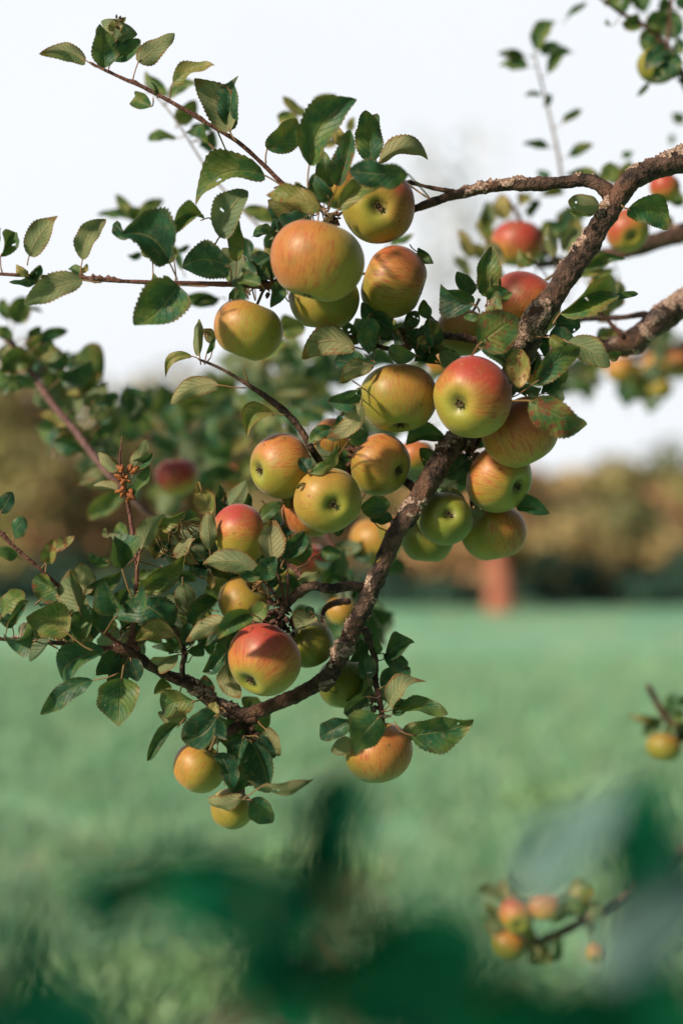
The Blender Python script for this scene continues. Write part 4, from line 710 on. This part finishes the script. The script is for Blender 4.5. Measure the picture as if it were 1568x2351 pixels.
# left background branches
B6 = empty('apple_branch', 'blurred purplish branch with many leaves behind on the left', 'branch', 'branches of the apple trees', P(30, 790, 1.44))
t6 = tube('limb', [(-20, 740, 7, 1.42), (30, 790, 8, 1.43), (70, 850, 8, 1.44), (120, 925, 9, 1.44), (170, 985, 9, 1.44), (215, 1045, 9, 1.44), (270, 1110, 8, 1.44), (340, 1180, 8, 1.46), (420, 1260, 7, 1.5)], mat_bark('bark_mauve', (.20, .10, .11), (.30, .17, .18), .1, (.26, .14, .14)), B6, seg=12, step=.004, rough=.1, freq=60)
B6s = [S(35, 742, 58, 680, 50, .45, d=1.5), S(20, 735, 5, 690, 30, .3, d=1.5), S(60, 700, 95, 712, 12, .2, d=1.5), S(30, 775, -10, 752, 26, .4, d=1.42), S(70, 778, 92, 750, 18, .15, d=1.42), S(90, 790, 160, 765, 26, .15, d=1.42, bend=.15), S(80, 830, 0, 845, 50, .5, d=1.44, bend=.2), S(90, 820, 110, 770, 50, .55, d=1.44), S(110, 840, 150, 810, 40, .08, d=1.44), S(140, 870, 215, 830, 55, .06, d=1.44, bend=.1), S(90, 880, 0, 900, 40, .35, d=1.44, bend=.2), S(150, 900, 240, 870, 46, .5, d=1.46), S(215, 965, 260, 905, 44, .8, d=1.44, b=1), S(165, 975, 90, 945, 28, .75, d=1.44), S(230, 975, 250, 920, 40, .08, d=1.46), S(283, 1135, 196, 1178, 44, .42, d=1.5), S(250, 1060, 180, 1120, 26, .6, d=1.44, red=1., b=1), S(310, 505, 225, 480, 20, .35, d=1.5), S(310, 505, 273, 450, 32, .5, d=1.5), S(312, 500, 377, 454, 34, .5, d=1.5), S(320, 480, 310, 512, 40, .5, d=1.5)]
B6s += fill(B6, [(90, 850, 110, 55), (200, 900, 110, 60), (200, 980, 90, 60)], 34, (1.42, 1.62), (55, 95), (.08, .15, .35, .55, .45), seed=8)
leafset(B6, B6s, res=1)
B7 = empty('apple_branch', 'heavily blurred bushy branch with dark green leaves behind the left twigs', 'branch', 'branches of the apple trees', P(520, 980, 2.1))
tube('limb', [(200, 940, 9, 2.2), (330, 1000, 9, 2.15), (450, 1040, 10, 2.1), (560, 1080, 12, 2.1), (700, 1150, 14, 2.1), (900, 1250, 18, 2.1)], M_bark, B7, seg=12, step=.008, rough=.15, freq=50, seed=37)
tube('side_twig', [(560, 1080, 9, 2.1), (540, 980, 8, 2.05), (590, 880, 6, 2.0), (640, 800, 4, 2.0)], M_bark, B7, seg=10, step=.008)
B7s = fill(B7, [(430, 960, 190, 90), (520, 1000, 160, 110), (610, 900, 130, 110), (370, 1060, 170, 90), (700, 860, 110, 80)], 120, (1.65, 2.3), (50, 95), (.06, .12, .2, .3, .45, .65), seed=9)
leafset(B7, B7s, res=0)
B8 = empty('apple_branch', 'shaded leafy branch behind the centre of the apple cluster', 'branch', 'branches of the apple trees', P(800, 1350, 1.6))
tube('limb', [(640, 1130, 8, 1.6), (740, 1230, 9, 1.55), (800, 1330, 10, 1.5), (860, 1430, 12, 1.55), (880, 1480, 8, 1.6)], M_bark, B8, seg=12, step=.006, rough=.15, freq=50, seed=38)
for k, (ex, ey) in enumerate(((690, 1225), (700, 1270), (720, 1240), (740, 1215), (690, 1300))): tube('spur', [(770, 1265, 5, 1.42), ((770 + ex) / 2, (1265 + ey) / 2 - 4, 3, 1.42), (ex, ey, 2, 1.42)], M_bark2, B8, seg=6)
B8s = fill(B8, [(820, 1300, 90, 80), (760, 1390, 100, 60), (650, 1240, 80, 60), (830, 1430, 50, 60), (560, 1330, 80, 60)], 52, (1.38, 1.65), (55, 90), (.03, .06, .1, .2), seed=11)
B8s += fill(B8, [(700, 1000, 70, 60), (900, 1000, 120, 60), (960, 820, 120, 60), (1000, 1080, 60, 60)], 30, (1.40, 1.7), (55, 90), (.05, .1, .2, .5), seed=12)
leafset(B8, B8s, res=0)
B9 = empty('apple_branch', 'blurred background branch with pale green leaves right of the topmost twig', 'branch', 'branches of the apple trees', P(600, 560, 1.45))
tube('twig', [(760, 640, 5, 1.45), (640, 560, 4, 1.42), (500, 420, 3, 1.4), (400, 270, 2.5, 1.38), (330, 190, 2, 1.38)], mat_bark('bark_pale_back_twig', (.30, .26, .25), (.45, .40, .40), 0), B9, seg=8)
leafset(B9, [S(*a, d=1.4, **k) for a, k in (((385, 222, 331, 168, 30, .5), {}), ((388, 224, 456, 190, 28, .55), {'bend': .15}), ((405, 282, 452, 235, 36, .6), {}), ((405, 316, 339, 326, 22, .5), {'bend': .2}), ((490, 303, 434, 306, 26, .2), {}), ((492, 300, 466, 345, 30, .12), {}), ((703, 262, 648, 224, 24, .6), {}), ((727, 252, 773, 214, 38, .6), {}), ((690, 292, 650, 260, 40, .6), {}), ((685, 328, 642, 331, 14, .3), {}), ((800, 300, 812, 268, 20, .6), {}), ((632, 512, 562, 474, 34, .62), {}), ((895, 560, 952, 544, 18, .4), {}), ((325, 582, 292, 586, 18, .2), {}), ((395, 580, 436, 562, 14, .15), {}), ((500, 686, 397, 718, 22, .18), {'bend': .15}), ((440, 700, 500, 680, 26, .3), {}), ((545, 700, 560, 640, 36, .4), {}), ((600, 600, 580, 570, 40, .5), {}), ((420, 620, 400, 560, 18, .2), {}), ((700, 740, 640, 760, 50, .5), {'bend': .1}), ((650, 780, 600, 830, 50, .5), {}), ((740, 330, 775, 300, 40, .6), {}))], res=1)
B10 = empty('apple_branch', 'far blurred branch hung with a row of yellow apples at the right edge', 'branch', 'branches of the apple trees', P(1480, 850, 2.3))
tube('limb', [(1240, 830, 8, 2.3), (1340, 840, 9, 2.3), (1450, 820, 11, 2.3), (1600, 790, 14, 2.3)], M_bark, B10, seg=12, step=.008, rough=.15, freq=50, seed=41)
leafset(B10, fill(B10, [(1320, 870, 70, 35), (1480, 880, 90, 35), (1530, 790, 50, 30)], 44, (2.1, 2.6), (40, 70), (.05, .15, .3, .55), seed=14), res=0)
B11 = empty('apple_branch', 'far low branch with red and yellow apples at the lower right', 'branch', 'branches of the apple trees', P(1350, 2110, 1.75))
tube('limb', [(1215, 2170, 7, 1.75), (1280, 2145, 10, 1.75), (1350, 2110, 11, 1.75), (1420, 2080, 12, 1.75), (1480, 2030, 13, 1.75), (1560, 1960, 14, 1.75), (1640, 1880, 16, 1.75)], M_bark, B11, seg=14, step=.006, rough=.15, freq=50, lich=.1, seed=42)
leafset(B11, [S(1150, 2045, 1092, 2040, 28, .45, d=1.75, b=1), S(1160, 2060, 1165, 2015, 26, .6, d=1.75), S(1175, 2055, 1210, 2040, 34, .2, d=1.75, roll=-.9), S(1200, 2040, 1230, 2010, 30, .3, d=1.75)] + fill(B11, [(1330, 2080, 60, 40), (1170, 2110, 60, 60), (1260, 2180, 70, 30)], 26, (1.7, 1.9), (40, 70), (.1, .25, .4, .6), seed=15), res=0)
B12 = empty('apple_branch', 'small blurred leafy twig with one apple at the right edge above the meadow', 'branch', 'branches of the apple trees', P(1510, 1620, 1.7))
tube('twig', [(1485, 1570, 9, 1.7), (1505, 1610, 9, 1.7), (1530, 1650, 9, 1.7), (1580, 1690, 10, 1.7), (1650, 1700, 12, 1.7)], M_bark, B12, seg=10, step=.006, rough=.2, freq=50, seed=43)
leafset(B12, [S(1520, 1655, 1475, 1652, 30, .2, d=1.7, roll=-.8), S(1500, 1650, 1440, 1650, 16, .8, d=1.7), S(1500, 1665, 1478, 1690, 24, .3, d=1.7), S(1535, 1640, 1552, 1590, 30, .4, d=1.7), S(1540, 1650, 1575, 1640, 30, .5, d=1.7), S(1550, 1660, 1575, 1700, 34, .1, d=1.7), S(1530, 1665, 1545, 1690, 26, .2, d=1.7), S(1560, 1620, 1580, 1590, 24, .4, d=1.7)], res=1)
AB = [(1187, 560, 61, 1.55, (.1, .95, .0), 1.15, (0, .7, .5), .0, 'blurred red orange apple behind the bough at upper right'),
 (1440, 530, 50, 1.45, (-.1, .5, -.85), .85, (-.7, .5, .3), .0, 'blurred orange apple with dark eye behind the bough'),
 (1525, 432, 36, 1.47, (.2, .8, -.2), .9, (-.3, .5, .5), .0, 'blurred orange apple just under the bough at the right edge'),
 (1412, 405, 22, 1.55, (.1, .9, .1), 1.0, (0, .5, .5), .0, 'tiny blurred orange fruit above the bough fork'),
 (408, 1095, 50, 1.58, (-.1, .9, .1), 1.6, (-.2, .8, .4), .0, 'blurred bright red apple alone behind the left leaves'),
 (705, 1285, 48, 1.46, (.2, .9, .1), 1.4, (0, .6, .5), .0, 'deep pink apple seen through thin stalks behind the centre'),
 (862, 1245, 62, 1.5, (.1, .9, .0), .35, (-.4, .5, .4), .45, 'blurred pale yellow apple left of the bough'),
 (905, 1215, 40, 1.35, (.1, .9, .0), .6, (.2, .8, .2), .5, 'frosted pink apple hidden directly behind the bough'),
 (658, 1335, 36, 1.30, (.1, .9, .0), .1, (0, .6, .4), .7, 'small lime green apple behind the spur'),
 (785, 1405, 38, 1.40, (.1, .9, .0), .35, (-.3, .6, .4), .45, 'yellow apple behind the bough above the shaded leaves'),
 (1020, 830, 42, 1.40, (.1, .9, .0), .6, (-.3, .6, .4), .1, 'orange yellow apple glimpsed above the big red apple'),
 (955, 1045, 40, 1.35, (.1, .9, .0), .7, (-.3, .6, .4), .2, 'peach apple glimpsed right of the yellow orange apple'),
 (1232, 860, 34, 1.30, (.1, .9, .0), .8, (-.3, .6, .4), .2, 'orange red apple hidden behind leaves right of the bough'),
 (545, 1105, 40, 2.0, (.1, .9, .0), .8, (-.3, .6, .4), .2, 'dull orange apple blurred left of the hollow eyed apple'),
 (1425, 850, 36, 2.25, (.1, .9, .0), .45, (-.3, .6, .4), .2, 'leftmost yellow apple of the far blurred row'),
 (1470, 868, 34, 2.3, (.1, .9, .0), .2, (-.3, .6, .4), .55, 'yellow green apple second in the far blurred row'),
 (1510, 845, 38, 2.25, (.1, .9, .0), .35, (-.3, .6, .4), .35, 'yellow apple third in the far blurred row'),
 (1555, 840, 36, 2.3, (.1, .9, .0), .6, (-.3, .6, .4), .15, 'orange yellow apple last in the far blurred row'),
 (1515, 893, 28, 2.25, (.1, .9, .0), .2, (-.3, .6, .4), .65, 'lowest green apple under the far blurred row'),
 (1508, 152, 46, 1.48, (.1, .9, .0), .05, (-.8, .3, .3), .85, 'dark green blurred apple in the top right corner'),
 (1186, 2103, 42, 1.72, (.0, .35, -.93), .85, (-.2, .9, -.2), .7, 'red topped apple with a green eye on the far low branch'),
 (1249, 2080, 38, 1.72, (.0, .95, -.1), .65, (-.2, .9, .3), .15, 'yellow apple with pink top on the far low branch'),
 (1165, 2170, 44, 1.74, (.1, .9, -.2), .5, (.2, .8, .0), .8, 'dull russet apple lowest on the far low branch'),
 (1372, 2190, 26, 1.74, (.1, .4, -.9), .5, (.2, .8, .3), .5, 'dull brown apple under the far low branch on the right'),
 (1522, 1716, 40, 1.7, (.1, .9, -.1), .35, (.3, .6, .0), .6, 'blurred yellow apple at the right edge above the meadow')]
for (x, y, r, d, ax, bl, bd, g, lab) in AB:
    make_apple(x, y, r, d, ax, bl, bd, g, lab, None, 'apples on the branches behind', small=True)

# ---------------- very near leaves, far out of focus ----------------
B0 = empty('apple_branch', 'very near dark leafy twig, totally out of focus along the bottom', 'branch', 'branches of the apple trees', P(780, 2300, .45))
tube('twig', [(300, 2480, 14, .5), (560, 2330, 13, .51), (700, 2200, 11, .53), (780, 2110, 9, .54), (830, 2000, 7, .55)], M_bark, B0, seg=12, step=.004, rough=.1)
tube('twig', [(700, 2520, 16, .5), (980, 2440, 14, .5), (1250, 2400, 14, .5), (1500, 2300, 12, .5), (1700, 2200, 12, .5)], M_bark, B0, seg=12, step=.004, rough=.1)
N = [S(690, 2090, 850, 1750, 150, .2, d=0.396, roll=.2, curl=0), S(720, 2110, 220, 1990, 160, .2, d=0.382, roll=.1, bend=.05, curl=0), S(640, 2060, 440, 2150, 110, .2, d=0.382, roll=.2), S(600, 2120, 650, 2340, 150, .2, d=0.367), S(780, 2351, 1120, 2130, 200, .2, d=0.374, roll=.1, curl=0), S(900, 2200, 1110, 2110, 140, .2, d=0.382),
  S(1130, 2260, 900, 2380, 180, .2, d=0.360), S(950, 2400, 1568, 2300, 170, .2, d=0.360, roll=.1), S(1290, 2420, 1640, 2290, 180, .2, d=0.360), S(1410, 2060, 1535, 1760, 100, .2, d=0.389, roll=.2), 
  S(250, 2440, -60, 2300, 150, .2, d=0.360), S(760, 2030, 880, 2110, 90, .5, d=0.382, b=1, roll=.6)]
r = random.Random(21)
for (cx, cy, rx, ry, n) in ((420, 2050, 150, 30, 4), (620, 2110, 70, 60, 4), (600, 2230, 60, 70, 3), (800, 2300, 120, 40, 4), (1000, 2260, 110, 60, 6), (820, 2200, 60, 60, 2), (1150, 2350, 150, 25, 5), (1400, 2360, 150, 20, 3), (1530, 2290, 60, 40, 5), (700, 2200, 80, 60, 4), (230, 2080, 60, 50, 3), (60, 2200, 40, 80, 2), (1300, 2290, 120, 30, 4), (770, 1890, 20, 70, 2), (1475, 1930, 15, 60, 2), (20, 2370, 90, 20, 2)):
    for k in range(n):
        x = cx + r.uniform(-1, 1) * rx; y = cy + r.uniform(-1, 1) * ry; an = r.choice((0, 3.14)) + r.uniform(-.5, .5); l = r.uniform(120, 190)
        if n == 2: an = 1.9 + r.uniform(-.2, .2)
        N.append(S(x - l / 2 * math.cos(an), y - l / 2 * math.sin(an), x + l / 2 * math.cos(an), y + l / 2 * math.sin(an), l * r.uniform(.5, .65), .15, d=r.uniform(.36, .44), roll=r.uniform(-.4, .4)))
M_deep = mat_plain('leaf_deep_green', (.001, .088, .050), (.006, .150, .065), 9, .9, 0); M_deep.node_tree.nodes['Principled BSDF'].inputs['Specular IOR Level'].default_value = .12
for n_ in N:
    if n_[1].get('d', 1) < .48 and n_[1].get('b'): n_[1]['_a'] += 1
leafset(B0, N, res=1, mat=M_deep)
M_skysheen = mat_plain('leaf_felted_underside', (.15, .29, .28), (.20, .36, .36), 40, .8, .3); r = random.Random(9)  # sky reflection on these leaves, painted in as a pale bluish base colour
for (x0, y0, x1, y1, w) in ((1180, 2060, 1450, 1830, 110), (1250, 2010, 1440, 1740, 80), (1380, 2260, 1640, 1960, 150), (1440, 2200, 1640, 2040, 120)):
    G = Leaves(); add_leaf(G, x0, y0, x1, y1, w, .3, d=.40, roll=-.5, fold=.12, curl=0, holes=0); G.build('leaf', B0, M_skysheen)
# unseen leaf clump added just left of the camera to shade the near leaves
BS = empty('apple_branch', 'leafy spray just outside the left edge, shading the nearest dark leaves', 'branch', 'branches of the apple trees', Vector((-.33, .12, 1.60)))
r = random.Random(5); G = Leaves()
for k in range(90):
    c = Vector((-.33, .10, 1.62)) + Vector((r.gauss(0, 1), r.gauss(0, .6), r.gauss(0, 1))).normalized() * .26 * r.random() ** .5
    a = Vector((r.gauss(0, 1), r.gauss(0, 1), r.gauss(0, 1))).normalized()
    G.blade(c, c + a * .07, .045, (SUN + a.orthogonal() * .7).normalized(), .2, nu=14, nv=4)
tag(G.build('foliage', BS), kind='stuff')
V, F, _ = tube_geo([(Vector((-.6, -.05, 1.5)), .008), (Vector((-.4, .08, 1.6)), .007), (Vector((-.25, .15, 1.75)), .004)], seg=8); link('twig', mesh('twig', V, F), [M_bark2], BS)

# parts were built in world coordinates: keep them in place under their empties
for o in list(col.objects):
    if o.name.startswith('apple_branch') and o.parent is None:
        for ch in o.children:
            ch.matrix_parent_inverse = Matrix.Translation(-o.location)
